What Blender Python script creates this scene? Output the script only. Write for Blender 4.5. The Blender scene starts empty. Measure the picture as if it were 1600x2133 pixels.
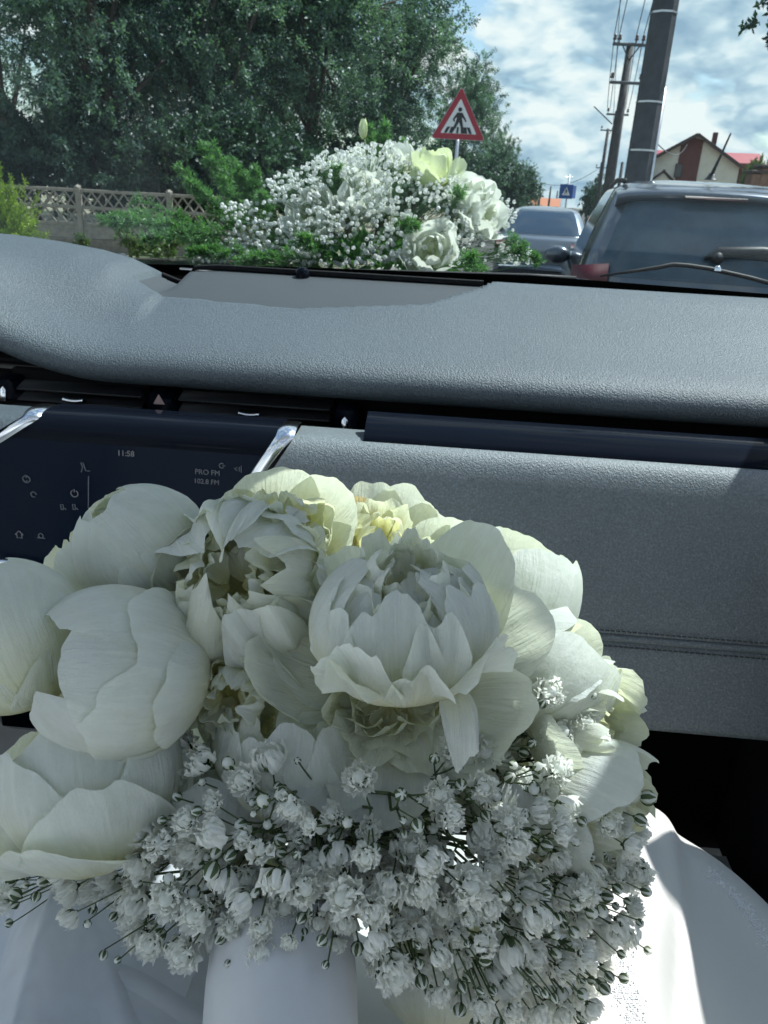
import bpy, math, random
import numpy as np
from mathutils import Vector, Matrix, Quaternion

R = math.radians
rng = np.random.default_rng(7)
random.seed(7)
S = bpy.context.scene
COL = S.collection

# ---------------------------------------------------------------- camera
PSI, TH, RO = R(11.6), R(22.3), R(3.2)
CAM = np.array([0.0, 0.0, 1.5])
_z = np.array([0, 0, 1.0])
_fh = np.array([-math.sin(PSI), math.cos(PSI), 0])
_rl = np.array([math.cos(PSI), math.sin(PSI), 0])
FW = math.cos(TH) * _fh - math.sin(TH) * _z
_ul = math.sin(TH) * _fh + math.cos(TH) * _z
IX = math.cos(RO) * _rl + math.sin(RO) * _ul
IU = -math.sin(RO) * _rl + math.cos(RO) * _ul
CY = R(8.6)                                   # heading of the car that we sit in, left of the road
CF = np.array([-math.sin(CY), math.cos(CY), 0])
CR = np.array([math.cos(CY), math.sin(CY), 0])

cd = bpy.data.cameras.new('camera')
cam = bpy.data.objects.new('camera', cd)
COL.objects.link(cam)
cam.matrix_world = Matrix(((IX[0], IU[0], -FW[0], CAM[0]), (IX[1], IU[1], -FW[1], CAM[1]),
                           (IX[2], IU[2], -FW[2], CAM[2]), (0, 0, 0, 1)))
cd.sensor_fit = 'VERTICAL'
cd.sensor_height = 36
cd.sensor_width = 27
cd.lens = 27.0
cd.clip_start = 0.02
cd.clip_end = 3000
cd.dof.use_dof = True
cd.dof.focus_distance = 0.5
cd.dof.aperture_fstop = 27
S.camera = cam

# ---------------------------------------------------------------- light
SUN_EL, SUN_AZ = R(58), R(50)                 # azimuth: clockwise from the road's +Y
SUN_DIR = np.array([math.cos(SUN_EL) * math.sin(SUN_AZ), math.cos(SUN_EL) * math.cos(SUN_AZ), math.sin(SUN_EL)])
sd = bpy.data.lights.new('sun', 'SUN')
sd.energy = 3.8
sd.angle = R(0.55)
sd.color = (1.0, 0.975, 0.94)
so = bpy.data.objects.new('sun', sd)
COL.objects.link(so)
so.rotation_euler = Vector(SUN_DIR).to_track_quat('Z', 'Y').to_euler()
so.location = (20, 20, 30)

W = bpy.data.worlds.new('World')
S.world = W
W.use_nodes = True
S.view_settings.view_transform = 'Standard'
S.view_settings.look = 'None'
S.view_settings.exposure = 1.0
S.view_settings.gamma = 1
S.view_settings.use_curve_mapping = False
S.cycles.use_denoising = True
S.cycles.use_adaptive_sampling = True
S.cycles.adaptive_threshold = 0.02
S.cycles.max_bounces = 10
S.cycles.diffuse_bounces = 5
S.cycles.glossy_bounces = 4
S.cycles.transmission_bounces = 6
S.cycles.transparent_max_bounces = 12
S.cycles.caustics_reflective = False
S.cycles.caustics_refractive = False
S.cycles.sample_clamp_indirect = 6


class NT:
    """small helper around a node tree"""
    def __init__(s, tree):
        s.t = tree
        s.n = tree.nodes
        s.n.clear()

    def add(s, typ, ins=None, **kw):
        n = s.n.new(typ)
        for k, v in kw.items():
            setattr(n, k, v)
        for k, v in (ins or {}).items():
            sock = n.inputs[k]
            if isinstance(v, bpy.types.NodeSocket):
                s.t.links.new(v, sock)
            elif isinstance(v, bpy.types.Node):
                s.t.links.new(v.outputs[0], sock)
            else:
                if hasattr(sock.default_value, '__len__') and not hasattr(v, '__len__'):
                    v = (v, v, v, 1)[:len(sock.default_value)]
                elif hasattr(sock.default_value, '__len__') and len(sock.default_value) == 4 and len(v) == 3:
                    v = (*v, 1)
                sock.default_value = v
        return n

    def math(s, op, a, b=0.0, clamp=False):
        n = s.n.new('ShaderNodeMath')
        n.operation = op
        n.use_clamp = clamp
        for i, v in enumerate((a, b)):
            if isinstance(v, bpy.types.Node):
                s.t.links.new(v.outputs[0], n.inputs[i])
            elif isinstance(v, bpy.types.NodeSocket):
                s.t.links.new(v, n.inputs[i])
            else:
                n.inputs[i].default_value = v
        return n

    def ramp(s, fac, stops):
        n = s.n.new('ShaderNodeValToRGB')
        e = n.color_ramp.elements
        while len(e) < len(stops):
            e.new(0.5)
        for el, (p, c) in zip(e, stops):
            el.position = p
            el.color = (c, c, c, 1) if not hasattr(c, '__len__') else (*c, 1)
        s.t.links.new(fac.outputs[0] if isinstance(fac, bpy.types.Node) else fac, n.inputs[0])
        return n

    def mix(s, fac, a, b, blend='MIX'):
        n = s.n.new('ShaderNodeMix')
        n.data_type = 'RGBA'
        n.blend_type = blend
        for sock, v in ((n.inputs[0], fac), (n.inputs[6], a), (n.inputs[7], b)):
            if isinstance(v, bpy.types.Node):
                s.t.links.new(v.outputs[2] if v.bl_idname == 'ShaderNodeMix' else v.outputs[0], sock)
            elif isinstance(v, bpy.types.NodeSocket):
                s.t.links.new(v, sock)
            else:
                sock.default_value = v if not hasattr(v, '__len__') else (*v, 1)[:4]
        return n.outputs[2]


CLOUD_LO = 0.47
# sky: Nishita blue with procedural cumulus
W.cycles.sampling_method = 'MANUAL'
W.cycles.sample_map_resolution = 512
w = NT(W.node_tree)
tc = w.add('ShaderNodeTexCoord')
sky = w.add('ShaderNodeTexSky', sky_type='NISHITA', sun_disc=False, sun_elevation=SUN_EL, sun_rotation=SUN_AZ)
sky.air_density = 1.2
sky.dust_density = 0.4
sep = w.add('ShaderNodeSeparateXYZ', {0: tc.outputs['Generated']})
zc = w.math('MAXIMUM', sep.outputs[2], 0.0)
cv = w.add('ShaderNodeCombineXYZ', {0: sep.outputs[0], 1: sep.outputs[1], 2: w.math('MULTIPLY', zc, 2.0)})
wn = w.add('ShaderNodeTexNoise', {'Vector': cv, 'Scale': 14.0, 'Detail': 3})
wv = w.add('ShaderNodeVectorMath', {0: wn.outputs[1], 1: (0.5, 0.5, 0.5)}, operation='SUBTRACT')
wv = w.add('ShaderNodeVectorMath', {0: wv, 'Scale': 0.05}, operation='SCALE')
cw = w.add('ShaderNodeVectorMath', {0: cv, 1: wv}, operation='ADD')
cws = w.add('ShaderNodeVectorMath', {0: cw, 1: (0.006, 0.006, 0.024)}, operation='ADD')
cwb = w.add('ShaderNodeVectorMath', {0: cw, 1: (0.01, 0.01, 0.075)}, operation='ADD')


def bank(vec):
    """the large cloud banks"""
    return w.add('ShaderNodeTexNoise', {'Vector': vec, 'Scale': 4.6, 'Detail': 4, 'Roughness': 0.52})


def puffs(vec):
    """round cumulus heads with smaller heads on them"""
    c1 = w.add('ShaderNodeTexVoronoi', {'Vector': vec, 'Scale': 15.0, 'Detail': 1.6, 'Roughness': 0.55, 'Lacunarity': 2.5}, feature='F1', normalize=True)
    return w.math('MULTIPLY', c1.outputs[0], -1.0)


b1 = bank(cw)
b2 = bank(cwb)
h1 = puffs(cw)
h2 = puffs(cws)
dens = w.math('ADD', w.math('MULTIPLY', b1, 1.6), w.math('MULTIPLY', h1, 0.55))
cover = w.math('SUBTRACT', dens, w.math('MULTIPLY', zc, 0.22))
mask = w.ramp(cover, [(CLOUD_LO, 0.0), (CLOUD_LO + 0.085, 1.0)])
top = w.math('MULTIPLY', w.math('SUBTRACT', b1, b2), 3.4)          # lit tops, grey bases of the banks
lit = w.math('MULTIPLY_ADD', w.math('SUBTRACT', h1, h2), 1.7)
lit.inputs[2].default_value = 0.60
lum = w.math('ADD', lit, top, clamp=True)
ccol = w.ramp(lum, [(0.05, (0.34, 0.48, 0.61)), (0.38, (0.52, 0.66, 0.76)), (0.62, (0.78, 0.87, 0.91)), (0.88, (1.0, 1.0, 0.98))])
bg1 = w.add('ShaderNodeBackground', {'Color': sky, 'Strength': 0.075})
bg2 = w.add('ShaderNodeBackground', {'Color': ccol, 'Strength': 0.52})
ms = w.add('ShaderNodeMixShader', {0: mask, 1: bg1, 2: bg2})
w.add('ShaderNodeOutputWorld', {0: ms})

# ---------------------------------------------------------------- helpers


def ray(x, y):
    return FW + IX * (x - 800) / 1600 + IU * (1066.5 - y) / 1600


def Pd(x, y, d):
    """world point seen at photo pixel (x, y), d metres ahead"""
    return CAM + ray(x, y) * d


def carc(p):
    return np.array([np.dot(p, CR), np.dot(p, CF), p[2]])


def cF(x, y, F):
    """point in the car's own axes on its cross plane F metres ahead of us"""
    r = ray(x, y)
    return carc(CAM + r * (F / np.dot(r, CF)))


class MB:
    def __init__(s):
        s.v, s.q, s.t, s.uv, s.a, s.n = [], [], [], [], [], 0

    def add(s, v, f, uv=None, a=None):
        v = np.asarray(v, float).reshape(-1, 3)
        if isinstance(f, np.ndarray):
            (s.q if f.shape[1] == 4 else s.t).append(f + s.n)
        else:
            for k in f:
                if len(k) == 4:
                    s.q.append(np.array([k]) + s.n)
                elif len(k) == 3:
                    s.t.append(np.array([k]) + s.n)
                else:
                    for i in range(1, len(k) - 1):
                        s.t.append(np.array([[k[0], k[i], k[i + 1]]]) + s.n)
        s.v.append(v)
        s.uv.append(np.zeros((len(v), 2)) if uv is None else np.asarray(uv, float))
        s.a.append(np.full(len(v), 0.5) if a is None else np.broadcast_to(np.asarray(a, float), (len(v),)))
        s.n += len(v)
        return s

    def mesh(s, name, mat, smooth=True):
        m = bpy.data.meshes.new(name)
        V = np.concatenate(s.v)
        Q = np.concatenate(s.q) if s.q else np.zeros((0, 4), int)
        T = np.concatenate(s.t) if s.t else np.zeros((0, 3), int)
        m.vertices.add(len(V))
        m.vertices.foreach_set('co', V.ravel())
        li = np.concatenate([Q.ravel(), T.ravel()]).astype(np.int32)
        m.loops.add(len(li))
        m.loops.foreach_set('vertex_index', li)
        m.polygons.add(len(Q) + len(T))
        st = np.concatenate([np.arange(len(Q)) * 4, len(Q) * 4 + np.arange(len(T)) * 3]).astype(np.int32)
        m.polygons.foreach_set('loop_start', st)
        m.polygons.foreach_set('use_smooth', np.full(len(st), smooth))
        UV = np.concatenate(s.uv)
        if UV.any():
            ul = m.uv_layers.new(name='UVMap')
            ul.data.foreach_set('uv', UV[li].ravel())
        A = np.concatenate(s.a)
        at = m.attributes.new('rnd', 'FLOAT', 'POINT')
        at.data.foreach_set('value', A)
        for mm in (mat if isinstance(mat, (list, tuple)) else [mat]):
            m.materials.append(mm)
        m.update(calc_edges=True)
        m.validate()
        return m

    def build(s, name, mat, parent=None, smooth=True, loc=None):
        return place(name, s.mesh(name, mat, smooth), parent, loc)

    # ---- primitives
    def box(s, c, size, rot=None, a=None):
        x, y, z = np.array(size) / 2
        v = np.array([[-x, -y, -z], [x, -y, -z], [x, y, -z], [-x, y, -z], [-x, -y, z], [x, -y, z], [x, y, z], [-x, y, z]])
        if rot is not None:
            v = v @ np.array(rot).T
        return s.add(v + np.array(c), np.array([[0, 3, 2, 1], [4, 5, 6, 7], [0, 1, 5, 4], [1, 2, 6, 5], [2, 3, 7, 6], [3, 0, 4, 7]]), a=a)

    def bbox(s, c, size, b=0.004, rot=None):
        """box with bevelled edges"""
        h = np.array(size) / 2
        V = []
        idx = {}
        for sx in (-1, 1):
            for sy in (-1, 1):
                for sz in (-1, 1):
                    sg = np.array([sx, sy, sz])
                    for ax in range(3):
                        p = sg * (h - b)
                        p[ax] = sg[ax] * h[ax]
                        idx[(sx, sy, sz, ax)] = len(V)
                        V.append(p)
        F = []
        for ax in range(3):
            o = [i for i in range(3) if i != ax]
            for sg in (-1, 1):
                loop = []
                for a_, b_ in ((-1, -1), (1, -1), (1, 1), (-1, 1)):
                    k = [0, 0, 0]
                    k[ax], k[o[0]], k[o[1]] = sg, a_, b_
                    loop.append(idx[(*k, ax)])
                F.append(loop)
        for ax in range(3):
            o = [i for i in range(3) if i != ax]
            for a_ in (-1, 1):
                for b_ in (-1, 1):
                    e = []
                    for k_, q in ((-1, o[0]), (1, o[0]), (1, o[1]), (-1, o[1])):
                        k = [0, 0, 0]
                        k[ax], k[o[0]], k[o[1]] = k_, a_, b_
                        e.append(idx[(*k, q)])
                    F.append(e)
        for sx in (-1, 1):
            for sy in (-1, 1):
                for sz in (-1, 1):
                    F.append([idx[(sx, sy, sz, i)] for i in range(3)])
        V = np.array(V)
        if rot is not None:
            V = V @ np.array(rot).T
        return s.add(V + np.array(c), F)

    def tube(s, pts, rad, n=6, cap=True, a=None):
        pts = np.asarray(pts, float)
        m = len(pts)
        rad = np.broadcast_to(np.asarray(rad, float), (m,))
        tg = np.gradient(pts, axis=0)
        tg /= np.linalg.norm(tg, axis=1)[:, None] + 1e-12
        ref = np.array([0, 0, 1.0]) if abs(tg[:, 2]).max() < 0.9 else (np.array([1.0, 0, 0]) if abs(tg[:, 0]).max() < .9 else np.array([.3, .9, .2]))
        bx = np.cross(tg, ref)
        bx /= np.linalg.norm(bx, axis=1)[:, None] + 1e-12
        by = np.cross(bx, tg)
        an = np.arange(n) * 2 * math.pi / n
        v = pts[:, None] + rad[:, None, None] * (np.cos(an)[None, :, None] * bx[:, None] + np.sin(an)[None, :, None] * by[:, None])
        i, j = np.meshgrid(np.arange(m - 1), np.arange(n), indexing='ij')
        q = np.stack([i * n + j, i * n + (j + 1) % n, (i + 1) * n + (j + 1) % n, (i + 1) * n + j], -1).reshape(-1, 4)
        s.add(v.reshape(-1, 3), q, a=a)
        if cap and n > 2:
            k = s.n - m * n
            for base, fl in ((k, True), (k + (m - 1) * n, False)):
                l = list(range(base, base + n))
                if fl:
                    l.reverse()
                for b in range(1, n - 1):
                    s.t.append(np.array([[l[0], l[b], l[b + 1]]]))
        return s

    def grid(s, V, uv=None, a=None, closed=False):
        """V: (m, n, 3)"""
        m, n = V.shape[:2]
        i, j = np.meshgrid(np.arange(m - 1), np.arange(n if closed else n - 1), indexing='ij')
        j1 = (j + 1) % n
        q = np.stack([i * n + j, i * n + j1, (i + 1) * n + j1, (i + 1) * n + j], -1).reshape(-1, 4)
        return s.add(V.reshape(-1, 3), q, None if uv is None else uv.reshape(-1, 2), a)

    def lathe(s, prof, n=16, c=(0, 0, 0), axis=None, a=None):
        """prof: [(r, h)...] round z (or axis)"""
        prof = np.asarray(prof, float)
        an = np.arange(n) * 2 * math.pi / n
        V = np.stack([prof[:, 0, None] * np.cos(an), prof[:, 0, None] * np.sin(an), np.repeat(prof[:, 1, None], n, 1)], -1)
        if axis is not None:
            V = V @ basis(axis).T
        return s.grid(V + np.array(c), closed=True, a=a)

    def prism(s, poly, z0, z1, frame=None, c=(0, 0, 0)):
        """poly in xy extruded along z; frame: 3x3 columns"""
        p = np.asarray(poly, float)
        n = len(p)
        v = np.concatenate([np.c_[p, np.full(n, z0)], np.c_[p, np.full(n, z1)]])
        if frame is not None:
            v = v @ np.asarray(frame).T
        f = [list(range(n))[::-1], list(range(n, 2 * n))]
        # ear-safe: polys given here are convex or built from convex bits
        f += [[i, (i + 1) % n, n + (i + 1) % n, n + i] for i in range(n)]
        return s.add(v + np.array(c), f)


def basis(axis):
    """3x3 matrix whose z column is axis"""
    z = np.asarray(axis, float)
    z = z / np.linalg.norm(z)
    r = np.array([0, 0, 1.0]) if abs(z[2]) < 0.95 else np.array([0, 1.0, 0])
    x = np.cross(r, z)
    x /= np.linalg.norm(x)
    return np.stack([x, np.cross(z, x), z], 1)


def place(name, mesh, parent=None, loc=None):
    o = bpy.data.objects.new(name, mesh)
    COL.objects.link(o)
    if parent is not None:
        o.parent = parent
    if loc is not None:
        o.location = loc
    return o


def tag(o, label=None, cat=None, group=None, kind=None):
    for k, v in (('label', label), ('category', cat), ('group', group), ('kind', kind)):
        if v:
            o[k] = v
    return o


def thing(name, label, cat, loc=(0, 0, 0), rz=0.0, group=None):
    o = bpy.data.objects.new(name, None)
    o.empty_display_size = 0.1
    COL.objects.link(o)
    o.location = loc
    o.rotation_euler = (0, 0, rz)
    return tag(o, label, cat, group)


def smooth(x, a, b):
    t = np.clip((np.asarray(x, float) - a) / (b - a), 0, 1)
    return t * t * (3 - 2 * t)


# ---------------------------------------------------------------- materials
def mat(name):
    m = bpy.data.materials.new(name)
    m.use_nodes = True
    return m, NT(m.node_tree)


def simple(name, col, rough=0.5, metal=0.0, spec=0.5, var=0.0, scale=30, bump=0.0, bscale=200, coat=0.0, emit=None, estr=0.0):
    m, t = mat(name)
    ins = {'Roughness': rough, 'Metallic': metal, 'Specular IOR Level': spec, 'Coat Weight': coat, 'Coat Roughness': 0.05}
    tcn = t.add('ShaderNodeTexCoord')
    if var:
        n = t.add('ShaderNodeTexNoise', {'Vector': tcn.outputs['Object'], 'Scale': scale, 'Detail': 6, 'Roughness': 0.6})
        r = t.ramp(n, [(0.3, tuple(c * (1 - var) for c in col)), (0.7, tuple(min(1, c * (1 + var)) for c in col))])
        ins['Base Color'] = r
    else:
        ins['Base Color'] = col
    if emit:
        ins['Emission Color'] = emit
        ins['Emission Strength'] = estr
    if bump:
        n = t.add('ShaderNodeTexNoise', {'Vector': tcn.outputs['Object'], 'Scale': bscale, 'Detail': 3})
        ins['Normal'] = t.add('ShaderNodeBump', {'Height': n, 'Strength': bump, 'Distance': 0.001}).outputs[0]
    p = t.add('ShaderNodeBsdfPrincipled', ins)
    t.add('ShaderNodeOutputMaterial', {0: p})
    return m


def petal_mat(name, tip, base, mid, trans, tcol, rough=0.68):
    """petal: white blade, yellow-green towards its base, veins along it, light passes through"""
    m, t = mat(name)
    uv = t.add('ShaderNodeUVMap')
    s = t.add('ShaderNodeSeparateXYZ', {0: uv})
    c = t.ramp(s.outputs[1], [(0.0, base), (0.38, mid), (0.75, tip)])
    v = t.add('ShaderNodeCombineXYZ', {0: t.math('MULTIPLY', s.outputs[0], 26.0), 1: t.math('MULTIPLY', s.outputs[1], 2.6), 2: 0.0})
    oi = t.add('ShaderNodeObjectInfo')
    n = t.add('ShaderNodeTexNoise', {'Vector': t.add('ShaderNodeVectorMath', {0: v, 1: oi.outputs['Location']}, operation='ADD'), 'Scale': 1.0, 'Detail': 5, 'Roughness': 0.6})
    tcn = t.add('ShaderNodeTexCoord')
    n2 = t.add('ShaderNodeTexNoise', {'Vector': tcn.outputs['Object'], 'Scale': 48, 'Detail': 6, 'Roughness': 0.66})
    vv = t.ramp(n, [(0.3, (0.95, 0.95, 0.94)), (0.6, (1, 1, 1))])
    vw = t.ramp(n2, [(0.32, (0.94, 0.94, 0.91)), (0.55, (1, 1, 1))])
    c = t.mix(1.0, t.mix(1.0, c, vv, 'MULTIPLY'), vw, 'MULTIPLY')
    hb = t.math('ADD', t.math('MULTIPLY', n, 0.7), t.math('MULTIPLY', n2, 1.0))
    bp = t.add('ShaderNodeBump', {'Height': hb, 'Strength': 0.7, 'Distance': 0.0026})
    p = t.add('ShaderNodeBsdfPrincipled', {'Base Color': c, 'Roughness': rough, 'Specular IOR Level': 0.18, 'Sheen Weight': 0.15, 'Normal': bp.outputs[0]})
    tr = t.add('ShaderNodeBsdfTranslucent', {'Color': t.mix(1.0, c, tcol, 'MULTIPLY'), 'Normal': bp.outputs[0]})
    mx = t.add('ShaderNodeMixShader', {0: trans, 1: p, 2: tr})
    t.add('ShaderNodeOutputMaterial', {0: mx})
    return m


def leaf_mat(name, dark, light, trans=0.35, rough=0.45, tl=(1.0, 1.15, 0.5)):
    m, t = mat(name)
    a = t.add('ShaderNodeAttribute', attribute_name='rnd')
    c = t.ramp(a.outputs['Fac'], [(0.0, dark), (1.0, light)])
    p = t.add('ShaderNodeBsdfPrincipled', {'Base Color': c, 'Roughness': rough, 'Specular IOR Level': 0.45})
    tr = t.add('ShaderNodeBsdfTranslucent', {'Color': t.mix(1.0, c, tl, 'MULTIPLY')})
    mx = t.add('ShaderNodeMixShader', {0: trans, 1: p, 2: tr})
    t.add('ShaderNodeOutputMaterial', {0: mx})
    return m


def soft_grain(name, col, rough, gscale, bump, fleck=0.0):
    """moulded soft-touch plastic / leather: fine pebbled grain with lighter flecks on the grain tops"""
    m, t = mat(name)
    tcn = t.add('ShaderNodeTexCoord')
    v1 = t.add('ShaderNodeTexVoronoi', {'Vector': tcn.outputs['Object'], 'Scale': gscale, 'Randomness': 1.0}, feature='SMOOTH_F1')
    n1 = t.add('ShaderNodeTexNoise', {'Vector': tcn.outputs['Object'], 'Scale': gscale * 0.7, 'Detail': 4, 'Roughness': 0.65})
    n2 = t.add('ShaderNodeTexNoise', {'Vector': tcn.outputs['Object'], 'Scale': 7, 'Detail': 5})
    h = t.math('ADD', t.math('MULTIPLY', v1.outputs[0], -0.6), n1)
    bp = t.add('ShaderNodeBump', {'Height': h, 'Strength': bump, 'Distance': 0.0012})
    k = t.ramp(n1, [(0.30, tuple(c * (1 - fleck) for c in col)), (0.52, col), (0.72, tuple(c * (1 + 1.6 * fleck) for c in col))])
    k2 = t.ramp(n2, [(0.3, (0.93, 0.93, 0.94)), (0.7, (1.06, 1.06, 1.05))])
    c = t.mix(1.0, k, k2, 'MULTIPLY')
    p = t.add('ShaderNodeBsdfPrincipled', {'Base Color': c, 'Roughness': rough, 'Specular IOR Level': 0.5, 'Normal': bp.outputs[0]})
    t.add('ShaderNodeOutputMaterial', {0: p})
    return m


M = {}
M['petal'] = petal_mat('peony_petal', (0.80, 0.83, 0.83), (0.70, 0.68, 0.34), (0.81, 0.82, 0.70), 0.48, (1.0, 1.0, 0.76))
M['petal_inner'] = petal_mat('peony_inner_petal', (0.83, 0.85, 0.80), (0.86, 0.82, 0.42), (0.84, 0.83, 0.58), 0.50, (1.0, 1.0, 0.74))
M['petal_spoilt'] = petal_mat('peony_browned_petal', (0.80, 0.70, 0.50), (0.40, 0.24, 0.10), (0.62, 0.44, 0.22), 0.35, (1.0, 0.9, 0.6))
M['rose'] = petal_mat('rose_petal', (0.90, 0.92, 0.90), (0.66, 0.74, 0.40), (0.88, 0.91, 0.82), 0.40, (0.98, 1.0, 0.88))
M['rose_green'] = petal_mat('rose_petal_green', (0.82, 0.87, 0.68), (0.55, 0.64, 0.26), (0.76, 0.82, 0.54), 0.40, (0.97, 1.0, 0.75))
M['floret'] = leaf_mat('floret_white', (0.72, 0.75, 0.74), (0.86, 0.88, 0.87), 0.30, 0.6, (1, 1, 0.94))
M['floret_far'] = leaf_mat('small_floret_white', (0.80, 0.82, 0.80), (0.88, 0.9, 0.88), 0.3, 0.6, (1, 1, 0.94))
M['sepal'] = leaf_mat('sepal_green', (0.050, 0.080, 0.040), (0.14, 0.21, 0.09), 0.2)
M['stem'] = leaf_mat('stem_green', (0.035, 0.055, 0.025), (0.12, 0.17, 0.06), 0.05)
M['fern'] = leaf_mat('fern_green', (0.045, 0.12, 0.055), (0.17, 0.36, 0.14), 0.42)
M['pad'] = soft_grain('dash_soft_touch', (0.066, 0.085, 0.099), 0.50, 560, 0.8, 0.34)
M['glove'] = soft_grain('glovebox_soft_touch', (0.145, 0.168, 0.178), 0.50, 560, 0.7, 0.30)
M['panel'] = soft_grain('defroster_plastic', (0.036, 0.044, 0.050), 0.65, 900, 0.3, 0.1)
M['black'] = simple('black_plastic', (0.012, 0.013, 0.015), 0.5, var=0.2, bump=0.15, bscale=900)
M['matt_black'] = simple('matt_black', (0.006, 0.006, 0.007), 0.85, spec=0.2)
M['gloss'] = simple('piano_black', (0.005, 0.007, 0.012), 0.06, spec=0.05)
M['screen'] = simple('screen_glass', (0.004, 0.007, 0.014), 0.12, spec=0.05, emit=(0.006, 0.020, 0.050), estr=0.04)
M['icon'] = simple('screen_icon', (0.02, 0.02, 0.02), 0.4, emit=(0.50, 0.56, 0.66), estr=0.07)
M['icon_dim'] = simple('screen_icon_dim', (0.02, 0.02, 0.02), 0.4, emit=(0.30, 0.36, 0.46), estr=0.07)
M['chrome'] = simple('satin_chrome', (0.80, 0.82, 0.85), 0.16, 1.0)
M['hazard'] = simple('hazard_symbol', (0.42, 0.30, 0.29), 0.5)
M['button'] = simple('button_grey', (0.10, 0.11, 0.12), 0.35)
M['thread'] = simple('seam_thread', (0.05, 0.053, 0.058), 0.8)
M['rubber'] = simple('rubber', (0.012, 0.012, 0.013), 0.6)
M['liner'] = simple('headliner', (0.75, 0.75, 0.75), 0.9, var=0.05, bump=0.2, bscale=1500)  # kept pale so the unseen roof lining bounces light into the cabin
M['trim'] = simple('pale_bounce_trim', (0.64, 0.66, 0.67), 0.7, var=0.05)  # pale so the unseen doors, pillars and floor bounce light inward
M['seat'] = simple('seat_leather', (0.72, 0.73, 0.74), 0.6, var=0.1)  # pale leather chosen so the unseen seats fill the bouquet front
M['hood'] = simple('car_paint_black', (0.012, 0.014, 0.018), 0.22, coat=1.0)

# ================================================================ outdoors: materials
M['bark'] = simple('bark', (0.09, 0.075, 0.06), 0.9, var=0.35, scale=14, bump=0.6, bscale=40)
M['leaf'] = leaf_mat('tree_leaf', (0.020, 0.054, 0.056), (0.19, 0.31, 0.25), 0.40)
M['leaf_dark'] = leaf_mat('shrub_leaf', (0.014, 0.040, 0.036), (0.085, 0.16, 0.115), 0.3)
M['thuja'] = leaf_mat('thuja_leaf', (0.09, 0.17, 0.015), (0.36, 0.48, 0.06), 0.4)
M['bush'] = leaf_mat('bush_leaf', (0.05, 0.09, 0.03), (0.16, 0.24, 0.09), 0.35)
M['concrete'] = simple('fence_concrete', (0.26, 0.235, 0.20), 0.9, var=0.22, scale=9, bump=0.5, bscale=60)
M['pole'] = simple('pole_concrete', (0.055, 0.062, 0.072), 0.75, var=0.25, scale=6, bump=0.4, bscale=50)
M['wood'] = simple('pole_wood', (0.075, 0.072, 0.074), 0.85, var=0.3, scale=7, bump=0.4, bscale=60)
M['steel'] = simple('galvanised_steel', (0.55, 0.57, 0.60), 0.35, 0.9, var=0.1, scale=20)
M['iron'] = simple('crossarm_iron', (0.10, 0.105, 0.115), 0.6, 0.4)
M['ceramic'] = simple('insulator', (0.10, 0.06, 0.05), 0.25)
M['wire'] = simple('wire', (0.06, 0.065, 0.07), 0.6)
M['s_red'] = simple('sign_red', (0.36, 0.012, 0.030), 0.4, var=0.12, scale=8)
M['s_white'] = simple('sign_white', (0.78, 0.79, 0.80), 0.45, var=0.05, scale=6)
M['s_black'] = simple('sign_black', (0.012, 0.012, 0.014), 0.5)
M['s_blue'] = simple('sign_blue', (0.012, 0.075, 0.30), 0.4)
M['render'] = simple('wall_render', (0.62, 0.59, 0.52), 0.9, var=0.08, scale=2, bump=0.3, bscale=30)
M['render_red'] = simple('wall_render_red', (0.12, 0.045, 0.042), 0.9, var=0.12, scale=2)
M['roof_red'] = simple('roof_metal_red', (0.34, 0.045, 0.055), 0.5, var=0.12, scale=3)
M['roof_brown'] = simple('roof_edge_brown', (0.055, 0.035, 0.03), 0.7)
M['brick'] = simple('pier_brick', (0.20, 0.11, 0.075), 0.9, var=0.25, scale=8)
M['glass_dark'] = simple('window_dark', (0.02, 0.024, 0.03), 0.08, spec=0.6)
M['asphalt'] = simple('asphalt', (0.055, 0.055, 0.056), 0.9, var=0.25, scale=3, bump=0.5, bscale=90)
M['paving'] = simple('paving', (0.28, 0.26, 0.24), 0.9, var=0.2, scale=4)
M['kerb'] = simple('kerb_stone', (0.33, 0.32, 0.30), 0.9, var=0.15, scale=5)
M['line'] = simple('road_paint', (0.72, 0.72, 0.70), 0.7, var=0.12, scale=12)
M['suv'] = simple('car_paint_grey_blue', (0.085, 0.105, 0.130), 0.28, 0.5, coat=0.9)
M['dust_glass'] = simple('dusty_car_glass', (0.055, 0.088, 0.118), 0.18, spec=0.5, var=0.22, scale=5)
M['silver'] = simple('car_paint_silver', (0.20, 0.235, 0.275), 0.3, 0.7, coat=0.8)
M['sedan_glass'] = simple('sedan_glass', (0.03, 0.055, 0.09), 0.1, spec=0.4)
M['lamp_red'] = simple('tail_lamp_red', (0.07, 0.004, 0.010), 0.4)
M['lamp_strip'] = simple('brake_lamp_dark_red', (0.035, 0.008, 0.010), 0.5)
M['plate'] = simple('number_plate', (0.7, 0.7, 0.7), 0.4)


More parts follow.
